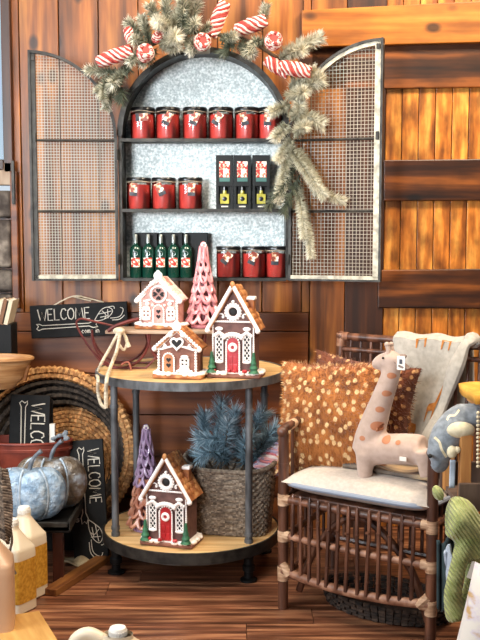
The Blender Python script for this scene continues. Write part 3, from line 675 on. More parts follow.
        for wx in ((-W*.33, W*.33) if style == 'pink' else (W*.2,)):
            ws = W*.2; wz = b0+Hw*.35
            m = MB(); m.box((wx, f-.002, wz), (ws, .004, ws)); wn = m.build('window', choc_l if style == 'pink' else dark_m, t, smooth=False)
            m = MB(); h = ws/2
            for aa, bb in (((-h, -h), (h, -h)), ((h, -h), (h, h)), ((h, h), (-h, h)), ((-h, h), (-h, -h)), ((0, -h), (0, h)), ((-h, 0), (h, 0))): m.tube([(wx+aa[0], f-.006, wz+aa[1]), (wx+bb[0], f-.006, wz+bb[1])], .0036, 6)
            m.ell((wx, f-.006, wz+h+.006), (.014, .006, .006)); m.ell((wx, f-.008, wz-h-.006), (.018, .008, .006)); m.build('window_frame', icing, wn)
        m = MB(); zc = Hw+(Hp-Hw)*.28
        if style == 'pink':
            for a in range(4):
                mm = T((0, 0, zc)) @ RY(math.pi/2*a); m.prism(heart(.009, 0, .0135), f-.0075, f-.004, mm)
            q = m.build('heart_window', dark_m, t, smooth=False)
            m = MB(); ring(m, (0, f-.003, zc), .029, .004); 
            for s in (-1, 1): m.tube([(s*.03, f-.003, zc-.02), (s*W*.4, f-.003, Hw-.006)], .003, 6); m.ell((s*W*.3, f-.004, zc-.035), .008); m.ell((s*W*.16, f-.004, zc-.04), .005)
            m.build('window_ring', icing, q)
        else:
            m.prism(heart(.018, 0, zc), f-.0075, f-.003); q = m.build('heart_window', dark_m, t, smooth=False)
            m = MB(); hp = [Vector((x, f-.006, z)) for x, z in heart(.0215, 0, zc)]; m.tube(hp, .0042, 6, closed=True); m.build('heart_frame', icing, q); m = MB()
            for s in (-1, 1): m.tube([(s*(.05-.0006*i)+s*.012*math.cos(i*.55)*(1-i/16), f-.003, Hw+.004+.012*math.sin(i*.55)*(1-i/16)) for i in range(14)], .0032, 6)
            m.tube([(-W*.45, f-.003, Hw-.006), (0, f-.003, Hw+.01), (W*.45, f-.003, Hw-.006)], .004, 6)
            m.build('icing_scroll', icing, t); m = MB()
            for k in range(7): m.ell((W*(.02+.06*k), f-.01, b0+.006+.003*(k % 2)), .006)
            m.build('snow_mound', icing, t)
        for s in (-1, 1): m = MB(); beadline(m, [(s*W*.49, f-.002, b0), (s*W*.49, f-.002, Hw)], .005); m.build('icing_post', icing, t)
    return t
p = onz(234, 372, ZT+.004)
house('tall brown gingerbread house with a red door on the table top', (at(236, 372, -.60).x, -.60, ZT+.001), R(-12), .145, .085, .18, .305, 'tall')
house('tall brown gingerbread house with a red door on the lower shelf', (at(172, 540, -.61).x, -.61, ZL+.001), R(-17), .148, .1, .18, .302, 'tall')
house('small pink gingerbread house with a four heart window standing on the sled', (at(162.5, 325, -.36).x, -.36, SZ+.001), R(-12), .14, .09, .108, .178, 'pink')
house('small tan gingerbread house with one large heart window on the table top', (at(181, 374, -.615).x, -.615, ZT+.001), R(-12), .132, .09, .105, .162, 'tan')

def cone_tree(label, loc, H, R0, mats, nt=9, rz=0):
    t = thing('cone_tree', label, 'cone tree', loc, rz)
    m = MB(); m.lathe([(R0*.9, 0), (R0*.95, .006), (R0*.85, .012)], 24); m.build('saucer', mats[0], t)
    m = MB(); m.lathe([(R0*.66, .01), (R0*.12, H*.95)], 20); m.build('core', core_p if len(mats) == 1 else core_l, t)
    for k in range(nt):
        q = k/nt; z = .02+(H-.06)*q; r = R0*(1-q*.86); n = max(5, int(10-4*q)); L = (H-.05)/nt*1.55
        m = MB()
        for j in range(n):
            a = 2*math.pi*(j+.5*(k % 2))/n; wd = math.pi*r/n*.98
            def pt(u, v): # u sideways, v down along the leaf 0 top .. 1 tip
                rad = r*.6+(r*.62)*v**1.5*.9+.004; ca, sa = math.cos(a), math.sin(a)
                return Vector((rad*ca-u*sa, rad*sa+u*ca, z+L*(1-v)))
            P = [pt(wd*math.sin(s)*(.55+.45*math.cos(s*.0)), .5-.5*math.cos(s)) for s in [2*math.pi*i/14 for i in range(14)]]
            m.tube(P, max(.0042, wd*.42), 6, closed=True)
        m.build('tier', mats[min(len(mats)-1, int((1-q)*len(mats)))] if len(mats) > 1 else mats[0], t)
    m = MB(); m.ell((0, 0, H-.012), (.012, .012, .013)); m.tube([(0, 0, H-.06), (0, 0, H-.01)], [.012, .007], 10); o = m.build('topper', mats[0], t)
    m = MB(); 
    for a in range(6): m.ell((.007*math.cos(a*math.pi/3), -.008, H-.012+.007*math.sin(a*math.pi/3)), .0045, 7, 5)
    m.build('peppermint', [icing], o)
cone_tree('pink cone tree of open leaf loops on the sled behind the houses', (at(203.5, 326, -.33).x, -.33, SZ+.001), .315, .052, [pinkt], 7, .3)
cone_tree('lilac cone tree fading to copper at its foot on the lower shelf', (at(147, 527, -.46).x, -.46, ZL+.001), .385, .057, [lilac, lilac, copper], 9, .1)  # lower tiers coloured copper, the upper ones lilac

# ------------------------------------------------------------ basket, blue pine, pink yarn
bl = Vector((at(231, 540, -.45).x, -.455, ZL+.002))
bk = thing('wicker_basket', 'grey brown woven basket holding frosted pine branches on the lower shelf', 'basket', bl, R(-12))
HB = .235
def bw(u, v, inn=0):
    a = 2*math.pi*u; w2 = .138+.022*v-inn; d2 = .092+.02*v-inn
    e = .55; x = w2*math.copysign(abs(math.cos(a))**e, math.cos(a)); yy = d2*math.copysign(abs(math.sin(a))**e, math.sin(a))
    zz = v*(HB+.035*math.cos(a)**2*(1 if math.cos(a) < 0 else .45))
    return x, yy, zz
m = MB(); NU, NV = 132, 44
def bf(u, v):
    x, yy, zz = bw(u, v); k = 1+.022*(1 if (round(u*NU)//3+round(v*NV)//2) % 2 else -1)*(1 if round(v*NV) % 2 else .3); return Vector((x*k, yy*k, zz))
m.grid(bf, NU, NV, cu=True); m.t = [rnd.random() for _ in m.f]
m.build('woven_side', sea, bk, thick=.006)
m = MB(); m.tube([Vector(bw(i/60, 1)) for i in range(60)], .009, 8, closed=True); m.build('rim', sea, bk)
m = MB(); m.grid(lambda u, v: Vector((bw(u, 0)[0]*v, bw(u, 0)[1]*v, .004)), 40, 4, cu=True); m.build('bottom', sea, bk)
pb = [((205, 455), (203, 432), (206, 416), 0), ((215, 455), (218, 428), (222, 402), .02), ((225, 460), (218, 440), (200, 440), -.06), ((238, 458), (236, 432), (234, 412), -.03), ((245, 462), (254, 430), (262, 414), .03), ((250, 462), (262, 444), (276, 428), -.02), ((228, 462), (214, 452), (200, 456), -.08), ((245, 464), (244, 448), (250, 436), -.09), ((258, 462), (270, 445), (282, 440), .05), ((222, 458), (226, 440), (228, 424), -.1)]
for i, (a, b, c, dy) in enumerate(pb):
    t = thing('pine_branch', 'blue grey frosted pine branch among others in the wicker basket', 'pine branch', bl+Vector((0, 0, .1)), 0, 'frosted pine branches in the basket')
    q = t.location.copy(); m = MB(); root = bl+Vector((rnd.uniform(-.05, .05), rnd.uniform(-.03, .03), .12))-q
    Q = [at(*a, bl.y)-q, at(*b, bl.y+dy)-q, at(*c, bl.y+dy*1.2)-q]
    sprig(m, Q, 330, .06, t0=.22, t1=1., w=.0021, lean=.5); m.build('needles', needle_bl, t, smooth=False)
    m = MB(); m.tube(spline([root]+Q, 4), .004, 6); m.build('stem', bark, t)
t = thing('yarn_bundle', 'twisted pink and white yarn bundle spilling over the right rim of the basket', 'yarn ornament', at(270, 458, -.44)); q = t.location.copy()
for a, b, rad in (((258, 470), (284, 446), .034), ((262, 474), (290, 462), .03), ((276, 456), (296, 448), .028)):
    m = MB(); ornament(m, at(*a, -.47)-q, at(*b, -.45)-q, rad)
    m.t = [x if rnd.random() < .8 else 1.0 for x in m.t]; m.build('yarn_roll', pinkyarn, t)

# ------------------------------------------------------------ rattan chair
FL, FR = onz(283, 608), onz(430, 646); ex = (FR-FL).normalized(); ey = Vector((-ex.y, ex.x, 0)); CWd = (FR-FL).length; CD = .44
ch0 = (FL+FR)/2+ey*CD/2; crz = math.atan2(ex.y, ex.x)
chair = thing('rattan_chair', 'brown rattan armchair with spindle skirt and cane bindings', 'chair', ch0, crz)
def cp(px, py, ly):       # photo point -> chair coordinates on the plane local y = ly
    p = hit(px, py, ch0+ey*ly, ey)-ch0; return Vector((p.dot(ex), p.dot(ey), p.z))
def cz(px, py, z):
    p = onz(px, py, z)-ch0; return Vector((p.dot(ex), p.dot(ey), z))
hwc, hd = CWd/2, CD/2; BL, BR = -CWd/2-.065, CWd/2-.015; BX = {-1: BL, 1: BR}; ZS, ZA, ZK = .362, .585, .835
for sx in (-1, 1):
    m = MB(); m.tube([(sx*hwc, -hd, 0), (sx*hwc, -hd, .3), (sx*hwc, -hd, ZA-.012)], .0165, 12); 
    for zz in (.2, .33, .47): m.tube([(sx*hwc, -hd, zz), (sx*hwc, -hd, zz+.008)], .0178, 12)
    m.build('leg', rattan, chair)
    m = MB(); m.tube([(BX[sx], hd, 0), (BX[sx], hd+.01, ZS), (BX[sx], hd+.045, ZK)], .015, 12); m.ell((BX[sx], hd+.045, ZK), .019); m.build('leg', rattan, chair)
    m = MB(); m.tube(spline([(sx*hwc, -hd-.012, ZA-.012), (sx*hwc, -hd+.005, ZA+.003), (sx*hwc, -hd+.06, ZA+.012), ((sx*hwc+BX[sx])/2, 0, ZA+.02), (BX[sx], hd+.03, ZA+.04)], 5), .0135, 10); m.ell((sx*hwc, -hd-.006, ZA-.006), .0185); arm = m.build('arm', rattan, chair)
    m = MB(); m.tube([(sx*hwc, -hd+.03, ZA+.007), (sx*hwc, -hd+.065, ZA+.012)], .0155, 10); m.build('binding', bind, arm)
    for k in range(6):
        yy = -hd+.07+k*.055; xx = sx*hwc+(BX[sx]-sx*hwc)*(yy+hd)/CD; m = MB(); m.tube([(xx, yy, .10), (xx, yy, ZA+.01)], .0055, 7); m.build('side_spindle', rattan, chair)
    for zz in (.11, .235, ZS): m = MB(); m.tube([(sx*hwc, -hd, zz), (BX[sx], hd, zz)], .011, 8); m.build('side_rail', rattan, chair)
def bow(x, z, d): return Vector((x, -hd-.004-d*(1-(x/hwc)**2), z))
XS = [-hwc+CWd*i/14 for i in range(15)]
for zz, rr, d, mt in ((ZS, .0125, .012, rattan), (.243, .0115, .014, rail_m), (.127, .0145, .02, rail_m)):
    m = MB(); m.tube([bow(x, zz-(.012*(1-(x/hwc)**2) if zz < .2 else 0), d) for x in XS], rr, 10); m.build('front_rail', mt, chair)
for i in range(13):
    x = -hwc+.042+(CWd-.075)*i/12.6; m = MB(); jt = rnd.uniform(-.004, .004)
    m.tube([bow(x+jt, .118, .033), bow(x+jt*.5, .18, .03), bow(x, .243, .029), bow(x-jt, .3, .026), bow(x-jt, ZS+.014, .026), bow(x-jt, ZS+.024, .026)], [.0062, .0066, .006, .0066, .006, .002], 8)
    for zz in (.16+.02*rnd.random(), .29+.03*rnd.random()): m.tube([bow(x, zz, .031), bow(x, zz+.005, .031)], .0074, 8)
    m.build('front_spindle', rattan, chair)
for x, s in ((-hwc, 1), (hwc, -1)):
    for zz, hh in ((ZS, .022), (.243, .02), (.12, .026)):
        m = MB(); m.tube([(x, -hd, zz-hh), (x, -hd, zz+hh*.7)], .0185, 12); m.tube([(x, -hd-.002, zz), (x+s*.03, -hd-.006, zz)], .0155, 10)
        if zz < .2: m.tube([(x+s*.004, -hd-.008, .15), (x+s*.034, -hd-.014, .118)], .014, 8)
        m.build('binding', bind, chair)
m = MB(); P = spline([(-hwc+.03, -hd+.05, .05), (-hwc+.09, -hd+.05, .2), (-.06, -hd+.05, .315), (.04, -hd+.05, .315), (hwc-.09, -hd+.05, .2), (hwc-.03, -hd+.05, .05)], 6); m.tube(P, .012, 9); m.build('arched_brace', rattan, chair)
for i in range(12):  # added unseen rear skirt, there to darken the space under the seat
    x = BL+(BR-BL)*(i+1)/13; m = MB(); m.tube([(x, hd, .1), (x, hd+.01, ZS)], .0065, 7); m.build('rear_shade_spindle', rattan, chair)
for zz in (.11, .235, ZS): m = MB(); m.tube([(BL, hd, zz), (BR, hd, zz)], .011, 8); m.build('rear_rail', rattan, chair)
m = MB(); m.box((0, .0, ZS+.004), (CWd-.03, CD-.03, .018)); m.build('seat_frame', rattan, chair, bevel=.004)
for yy, zz, rr in ((.045, ZK, .014), (.04, ZK-.045, .009), (.02, ZS+.06, .012)): m = MB(); m.tube([(BL-.01, hd+yy, zz), (BR+.01, hd+yy, zz)], rr, 10); m.build('back_rail', rattan, chair)
for i in range(13):
    x = BL+(BR-BL)*(i+1)/14; m = MB(); m.tube([(x, hd+.02, ZS+.05), (x, hd+.045, ZK)], .0058, 7); m.build('back_spindle', rattan, chair)
m = MB(); m.tube([(BL, hd+.044, ZK-.035), (BL, hd+.045, ZK+.012)], .0175, 10); m.tube([(BL, hd+.045, ZK), (BL+.03, hd+.045, ZK)], .0165, 10); m.build('binding', rail_m, chair)

def chw(p): return ch0+ex*p[0]+ey*p[1]+Vector((0, 0, p[2]))
def pillow(w, h, t, n=26, e=2.2, pinch=.06):
    def fn(s):
        def g(u, v):
            x, z = 2*u-1, 2*v-1; tt = t/2*(max(0, (1-abs(x)**e)*(1-abs(z)**e)))**.5
            k = 1-pinch*(1-x*x)*(z*z); k2 = 1-pinch*(1-z*z)*(x*x)
            return Vector((x*w/2*k2, s*tt, z*h/2*k))
        return g
    m = MB(); m.grid(fn(-1), n, n); m.grid(lambda u, v: fn(1)(1-u, v), n, n); return m
# seat cushion
m = pillow(CWd-.005, CD+.03, .085, 30, 5, .015); m.M = Matrix()
m.v = [Vector((p.x, p.z, p.y)) for p in m.v]; m.f = [tuple(reversed(f)) for f in m.f]
csh = thing('seat_cushion', 'off white canvas seat cushion with blue grey edge on the rattan chair', 'cushion', chw((0, -.005, ZS+.058)), crz)
m.build('cushion_body', cush, csh, smooth=True)
m = MB(); m.tube([Vector(((CWd-.004)/2*math.copysign(abs(math.cos(a))**.25, math.cos(a)), (CD+.032)/2*math.copysign(abs(math.sin(a))**.25, math.sin(a)), -.004)) for a in [i*2*math.pi/64 for i in range(64)]], .008, 8, closed=True); m.build('piping', piping, csh)

def furry(label, loc, rot, w, h, t, mt, nh, hl):
    o = thing('fur_cushion', label, 'cushion', loc); o.rotation_euler = rot
    m = pillow(w, h, t, 26, 2.6, .09); m.build('cushion_body', mt, o)
    r2 = random.Random(3); m2 = MB()
    for _ in range(nh):
        i = r2.randrange(len(m.f)); f = m.f[i]; a, b, c, d = [m.v[k] for k in f]; u, v = r2.random(), r2.random()
        p = a.lerp(b, u).lerp(d.lerp(c, u), v); n = (b-a).cross(d-a)
        if n.length < 1e-9: continue
        n.normalize(); side = Vector((0, 1 if i >= len(m.f)//2 else -1, 0)); n = n if n.dot(side) > 0 else -n
        edge = max(abs(p.x)/(w/2), abs(p.z)/(h/2)); out = Vector((p.x, 0, p.z)).normalized()
        dd = (n*.5+out*(.9*edge**3)+Vector((.25, 0, -.55))*(1-edge*.5)+Vector((r2.gauss(0, .25), 0, r2.gauss(0, .25)))).normalized()
        m2.needle(p, dd, hl*r2.uniform(.6, 1.2), .0012)
    f = m2.build('fur', mt, o, smooth=False); f['kind'] = 'stuff'; return o
pc = hit(333, 417, chw((0, .02, 0)), ey)
furry('spotted brown fur cushion in front on the left of the chair', chw((cp(334, 418, -.03).x, -.035, cp(334, 418, -.03).z)), Euler((R(-14), R(-3), crz+R(8))), .385, .375, .17, fawn, 11000, .017)
furry('darker spotted brown fur cushion standing behind the plush giraffe', chw((cp(360, 410, .12).x, .115, cp(372, 412, .12).z)), Euler((R(-8), R(5), crz)), .4, .36, .12, fawn2, 5000, .018)

# throw over the chair back
thr = thing('throw_blanket', 'pale grey throw with orange giraffe print draped over the chair back', 'blanket', ch0, crz)
B = hd+.045
def prof(v):
    """v 0..1 along the cloth: from behind, over the rail, down the front"""
    pts = [(B+.05, .52), (B+.045, .68), (B+.03, ZK), (B+.005, ZK+.026), (B-.03, ZK+.01), (B-.036, .76), (B-.045, .64), (B-.065, .53), (B-.085, .45)]
    q = v*(len(pts)-1); i = min(int(q), len(pts)-2); f = q-i; a, b = pts[i], pts[i+1]; return a[0]+(b[0]-a[0])*f, a[1]+(b[1]-a[1])*f
xl, xr = cp(397, 333, B).x, cp(476, 345, B).x
def cloth(u, v, off=0):
    yy, zz = prof(v); s = max(0, (v-.45)/.55)
    x0 = xl+.02*s; x1 = xr-.02-.13*s**1.2; x = x0+(x1-x0)*u
    yy -= .012*math.sin(u*9+s)*(.3+s)-off; zz -= off*(.9 if v < .52 else .1); zz += .004*math.sin(u*14) - .012*u*0
    return Vector((x, yy, zz))
m = MB(); m.grid(cloth, 40, 56); m.build('cloth', throw_m, thr, thick=.007, sub=0)
m = MB()  # rolled outer fold
P = []
for i in range(25):
    v = .28+.72*i/24; yy, zz = prof(v); s = max(0, (v-.45)/.55); P.append(Vector((xr-.005-.15*s**1.2, yy-.03-.01*s, zz)))
m.tube(P, [.024+.006*math.sin(i*.7) for i in range(25)], 10, flat=.8); m.build('folded_edge', throw_m, thr)
GIR = [(-.35, 0), (-.28, 0), (-.22, .4), (.12, .42), (.16, 0), (.23, 0), (.25, .5), (.42, 1.05), (.62, 1.0), (.62, 1.1), (.44, 1.22), (.38, 1.3), (.34, 1.18), (.12, .72), (-.3, .64), (-.4, .5)]
def giraffe_print(u, v, s, flip=1, cut=None):
    m = MB(); vs = []
    du, dv = s/.33, s/.75
    poly = [(x, min(z, cut) if cut else z) for x, z in GIR]
    for x, z in poly: vs.append(cloth(u+flip*x*du, v-z*dv, -.0065))
    m.add(vs, [tuple(range(len(vs))) if flip > 0 else tuple(reversed(range(len(vs))))]); 
    m.build('giraffe_print', print_m, thr, smooth=False)
giraffe_print(.45, .93, .1, -1); giraffe_print(.42, .535, .075, 1, .55); giraffe_print(.78, .535, .07, 1, .55); giraffe_print(.8, .82, .08, 1)

# plush giraffe
gi = thing('plush_giraffe', 'oatmeal plush giraffe with terracotta spots sitting on the chair cushion', 'plush toy', chw((cp(390, 470, -.13).x, -.13, ZS+.1)), crz)
go = gi.location.copy(); GYL = -.13
def gq(px, py, dy=0):
    p = hit(px, py, ch0+ey*(GYL+dy), ey)-go; return Vector((p.dot(ex), p.dot(ey), p.z))
S_ = .0031
m = MB()
m.tube(spline([gq(366, 452), gq(371, 432), gq(380, 405), gq(389, 380), gq(394, 362), gq(394, 356)], 5), [x*S_ for x in [15, 15, 15, 15, 15, 14.5, 14, 13.5, 13, 12.3, 11.6, 11.2, 10.8, 10.4, 10.1, 9.8, 9.4, 9, 8.8, 8.6, 8.5, 8.5, 8.5, 8.5, 8.5, 8.5]], 14)
m.ell(gq(391, 360), (.031, .028, .031)); m.tube([gq(391, 360), gq(381, 362), gq(377, 364)], [.028, .025, .02], 12); m.ell(gq(378, 364), (.022, .022, .018))
m.tube(spline([gq(366, 448), gq(385, 449), gq(405, 449), gq(424, 450)], 4), [x*S_ for x in [16, 16.5, 16.5, 16, 15.5, 15.5, 15.5, 15.5, 15.5, 15.5, 15.5, 15, 14]], 14)
for dy in (-.025, .045): m.tube([gq(366, 452, dy), gq(365, 466, dy), gq(365, 478, dy)], [.034, .027, .024], 10)
for dy in (-.03, .04): m.tube([gq(424, 450, dy), gq(426, 465, dy), gq(427, 477, dy)], [.035, .026, .022], 10)
gbody = m.build('body', plush, gi, rem=.006)
for dx, dy in ((388, -.012), (392, .015)):
    m = MB(); m.tube([gq(dx+1, 357, dy), gq(dx, 349, dy), gq(dx-1, 345, dy)], [.008, .007, .007], 8); m.ell(gq(dx-1, 344.5, dy), .0085); m.build('horn', plush, gi)
for (a, b, dy) in (((396, 362), (409, 369), -.03), ((396, 358), (406, 356), .02)):
    m = MB(); p0, p1 = gq(*a, dy), gq(*b, dy-.01); m.tube(spline([p0, p0.lerp(p1, .5), p1], 4), [.008, .012, .015, .017, .018, .017, .014, .009, .004], 10, flat=.5); m.build('ear', plush_dk, gi)
for px, py, s, dy in ((390, 376, 4.2, -.032), (384.5, 394, 4.2, -.038), (378, 410, 4.2, -.042), (375, 427, 6.5, -.046), (363, 438, 3.4, -.04), (386, 440, 5, -.035), (397, 443, 3, -.046)):
    c = gq(px, py, dy); m = MB(); m.grid(lambda u, v: c+Vector((s*S_*.95*v*math.cos(6.2832*u), -.02, s*S_*.75*v*math.sin(6.2832*u))), 18, 5, cu=True)
    so = m.build('spot', plush_sp, gi); sw = so.modifiers.new('wrap', 'SHRINKWRAP'); sw.target = gbody; sw.offset = .0012; sw.wrap_method = 'PROJECT'; sw.use_project_y = True; sw.use_positive_direction = True; sw.use_negative_direction = False
m = MB(); c = gq(401, 363, -.05); m.box(c, (.026, .0015, .042)); tg = m.build('hang_tag', paper, gi, smooth=False, bevel=.0005)
m = MB(); m.box(c+Vector((0, -.001, .004)), (.010, .0008, .014)); m.build('tag_mark', dgrey, tg, smooth=False)
m = MB(); m.box(gq(403, 459, -.053), (.022, .003, .012)); m.build('sewn_label', paper, gi, smooth=False)
m = MB(); m.ell(gq(383, 358, -.027), .0035); m.build('eye', dark_m, gi)
# folded cloth under the giraffe
m = MB(); fo = chw((cp(398, 470, -.03).x, -.02, ZS+.1))
m.grid(lambda u, v: Vector(((u-.5)*.3, (v-.5)*.2, .008+.012*math.sin(u*7+v*3)*math.sin(v*6))), 24, 16)
o = m.build('folded_cloth', mat('striped tan and grey cloth', '#3f3a3a', '#c6a983', (6, 26, 6), .9, c3='#8d7a68'), thick=.012, loc=fo); o.rotation_euler = (0, 0, crz); tag(o, 'rumpled tan and grey striped cloth tucked under the plush giraffe', 'cloth')
# woven tray on the floor under the chair
m = MB(); fo = onz(352, 606)
for k in range(5):
    n = 54; rr = .205+.005*k
    for i in range(n):
        m.ct = rnd.random(); a0, a1 = 2*math.pi*i/n, 2*math.pi*(i+.85)/n; s = 1 if (i+k) % 2 else -1
        m.tube([((rr+s*.003)*math.cos(a), .6*(rr+s*.003)*math.sin(a), .008+k*.011) for a in (a0, (a0+a1)/2, a1)], .0065, 6)
m.ct = .2; m.lathe([(.2, .004), (.001, .004)], 30, sy=.6, closed=False)
o = m.build('woven_tray', undert, loc=chw((.02, -.03, 0)) ); o.rotation_euler = (0, 0, crz); tag(o, 'dark woven tray lying on the floor under the rattan chair', 'tray')

# ------------------------------------------------------------ right edge: crate, plush toys, pillow
CRY = -1.4
def cr_(px, py, dy=0): return at(px, py, CRY+dy)
cx0 = cr_(459, 436)
crt = thing('display_crate', 'wooden display crate with honey coloured post at the right edge', 'crate', (cr_(464, 500).x, CRY, 0)); q = crt.location.copy()
zt_, zm, zl = cr_(464, 434).z, cr_(464, 481).z, cr_(464, 509).z
pw = cr_(470, 480).x-cr_(459, 480).x
for yy, hh in ((0, zt_), (.2, zt_)):
    m = MB(); m.box((0, yy, (hh+zl)/2), (pw, .03, hh-zl)); m.build('post', crate_w, crt, smooth=False, bevel=.002)
for xx in (.42,):
    for yy in (0, .2): m = MB(); m.box((xx, yy, (zl+zt_)/2+.06), (pw, .03, zt_+.12-zl)); m.build('post', crate_w, crt, smooth=False, bevel=.002)
for yy in (-.0215, .2215): m = MB(); m.box((.21, yy, (zm+zl)/2), (.46, .012, zm-zl)); m.build('side_board', crate_g, crt, smooth=False, bevel=.002)
m = MB(); m.box((.21, .1, zl+.006), (.44, .2, .014)); m.build('bottom_board', crate_g, crt, smooth=False)
m = MB(); m.box((.3, .1, zl/2), (.3, .2, zl)); m.build('pedestal', bench_m, crt, smooth=False)
m = MB(); m.box((.06, .02, (zm+cr_(464, 395).z)/2), (.022, .02, cr_(464, 395).z-zm)); m.build('upright', crate_w, crt, smooth=False)
m = MB(); m.box((.17, .1, cr_(464, 410).z), (.24, .22, .02)); shz = cr_(464, 410).z+.01; m.build('top_board', crate_w, crt, smooth=False)
m = MB(); a = cr_(476, 409, -.02); 
bd = thing('bead_string', 'string of cream beads hanging down the front of the crate', 'beads', cr_(477, 410, -.03)); qb = bd.location.copy()
for i in range(14): m.ell(cr_(478, 413+i*4.1, -.04)-qb, .0048, 8, 6)
m.build('bead_strand', beads, bd)
m = MB(); p = q+Vector((.17, .08, shz)); 
m.grid(lambda u, v: Vector(((u-.5)*.24, (v-.5)*.2, .014+.01*math.sin(u*8)*math.sin(v*7))), 16, 16); tag(m.build('folded_cloth', yellow, thick=.025, loc=p+Vector((-.03, -.0, .006))), 'mustard folded cloth on top of the crate at the right edge', 'cloth')
m = MB()
for k in range(2): m.ell((.01*k, 0, .03+.03*k), (.1-.01*k, .1, .026), 20, 10)
tag(m.build('folded_cloth', dgrey, loc=p+Vector((0, .02, .036)), rem=.008), 'charcoal folded cloth stacked above the mustard cloth', 'cloth')
# grey plush lying over the crate post
gp_ = thing('plush_animal', 'grey plush toy with white stripe slumped over the crate post', 'plush toy', cr_(452, 440)); q = gp_.location.copy()
def pq(px, py, dy=0): return cr_(px, py, dy)-q
m = MB(); m.tube(spline([pq(470, 412, .05), pq(458, 422, .05), pq(446, 438, .04), pq(438, 452, .03)], 5), [.03, .035, .038, .04, .042, .044, .045, .046, .046, .046, .045, .042, .04, .038, .034, .03], 14)
m.ell(pq(440, 452, .03), (.036, .035, .034)); m.tube([pq(436, 452, .02), pq(430, 456, .015)], [.028, .014], 10); m.ell(pq(472, 416, .05), (.05, .04, .035)); m.tube(spline([pq(446, 462, .03), pq(440, 469, .02), pq(434, 464, .01)], 4), .014, 9)
gpb = m.build('body', greyp, gp_, rem=.006)
m = MB(); m.ell(pq(461, 430, .0), (.038, .02, .022)); m.build('belly_patch', creamp, gp_)
for P, rr in (((pq(437, 440, -.02), pq(441, 444, -.02), pq(443, 451, -.02), pq(448, 459, -.02)), .0026), ((pq(450, 423, -.02), pq(453, 419, -.02), pq(458, 418, -.02), pq(463, 413, -.02)), .0016)): m = MB(); m.tube(spline(P, 5), rr*1.3, 8); so = m.build('white_stripe', creamp, gp_); sw = so.modifiers.new('wrap', 'SHRINKWRAP'); sw.target = gpb; sw.offset = .0015; sw.wrap_method = 'PROJECT'; sw.use_project_y = True; sw.use_positive_direction = True; sw.use_negative_direction = True
m = MB(); m.ell(pq(452, 452, -.01), (.014, .012, .017)); m.ell(pq(457, 450, -.01), (.01, .01, .01)); m.build('tail', creamp, gp_)
m = MB(); m.ell(pq(430, 456, -.002), .006); m.build('nose', dark_m, gp_)
m = MB(); m.grid(lambda u, v: pq(450+5.5*u-1*v, 460+28*v, -.012+.004*math.sin(v*5)), 4, 10); o = m.build('ribbon', bluec, gp_, thick=.003)
# green plush
gn = thing('plush_animal', 'green corduroy plush toy with long dangling limbs below the crate', 'plush toy', cr_(458, 530, -.1)); q = gn.location.copy()
def nq(px, py, dy=0): return cr_(px, py, -.1+dy)-q
m = MB(); m.tube(spline([nq(448, 516), nq(456, 518), nq(466, 528), nq(473, 542), nq(477, 556)], 5), [.038, .044, .05, .054, .056, .057, .056, .054, .052, .05, .048, .045, .042, .04, .038, .037, .036, .035, .034, .033, .032], 16)
m.tube(spline([nq(466, 540, -.02), nq(460, 560, -.025), nq(454, 585, -.02), nq(453, 605, -.015), nq(457, 621, -.02)], 5), [.024]*5+[.022]*6+[.024]*5+[.026]*4+[.02], 12)
m.tube(spline([nq(476, 548, .02), nq(475, 575, .02), nq(470, 600, .01), nq(467, 612, 0)], 5), [.026]*15+[.02], 12)
m.build('body', greenp, gn, rem=.006)
m = MB(); m.M = T(nq(438, 493, .0)) @ RY(R(-25)); m.ell((0, 0, 0), (.014, .013, .021), 12, 9); m.build('ear', greenp, gn)
m = MB(); m.M = T(nq(475, 571, -.04)) @ RY(R(18)); m.box((0, 0, 0), (.03, .002, .045)); m.build('hang_tag', paper, gn, smooth=False)
m = MB(); m.grid(lambda u, v: cr_(445+9*v*(.4+u)*.8+4*u, 552+34*v-8*u, -.05+.015*math.sin(u*4+v*3)), 10, 14)
tag(m.build('hanging_cloth', bluec, thick=.008), 'pale blue cloth hanging between the chair and the green plush', 'cloth')
m = MB(); m.grid(lambda u, v: cr_(438+16*u, 540+68*v+4*math.sin(u*6), .02+.02*math.sin(u*9)), 14, 14)
tag(m.build('hanging_cloth', tealc, thick=.008), 'dark teal cloth hanging low behind the green plush', 'cloth')
pz = thing('leaf_pillow', 'white pillow with leaf pattern standing at the lower right corner', 'pillow', at(492, 662, -1.72)); pz.rotation_euler = (R(-10), R(12), R(-20))
m = pillow(.19, .43, .12, 22, 2.4, .05); m.build('pillow_body', leafp, pz)
m = MB(); p = onz(446, 618, .02); m.ell((0, 0, .012), (.03, .02, .014)); tag(m.build('pink_block', mat('dusty pink', '#a86a58', None, rough=.6), loc=onz(444, 618)), 'small dusty pink object on the floor under the green plush', 'ornament')

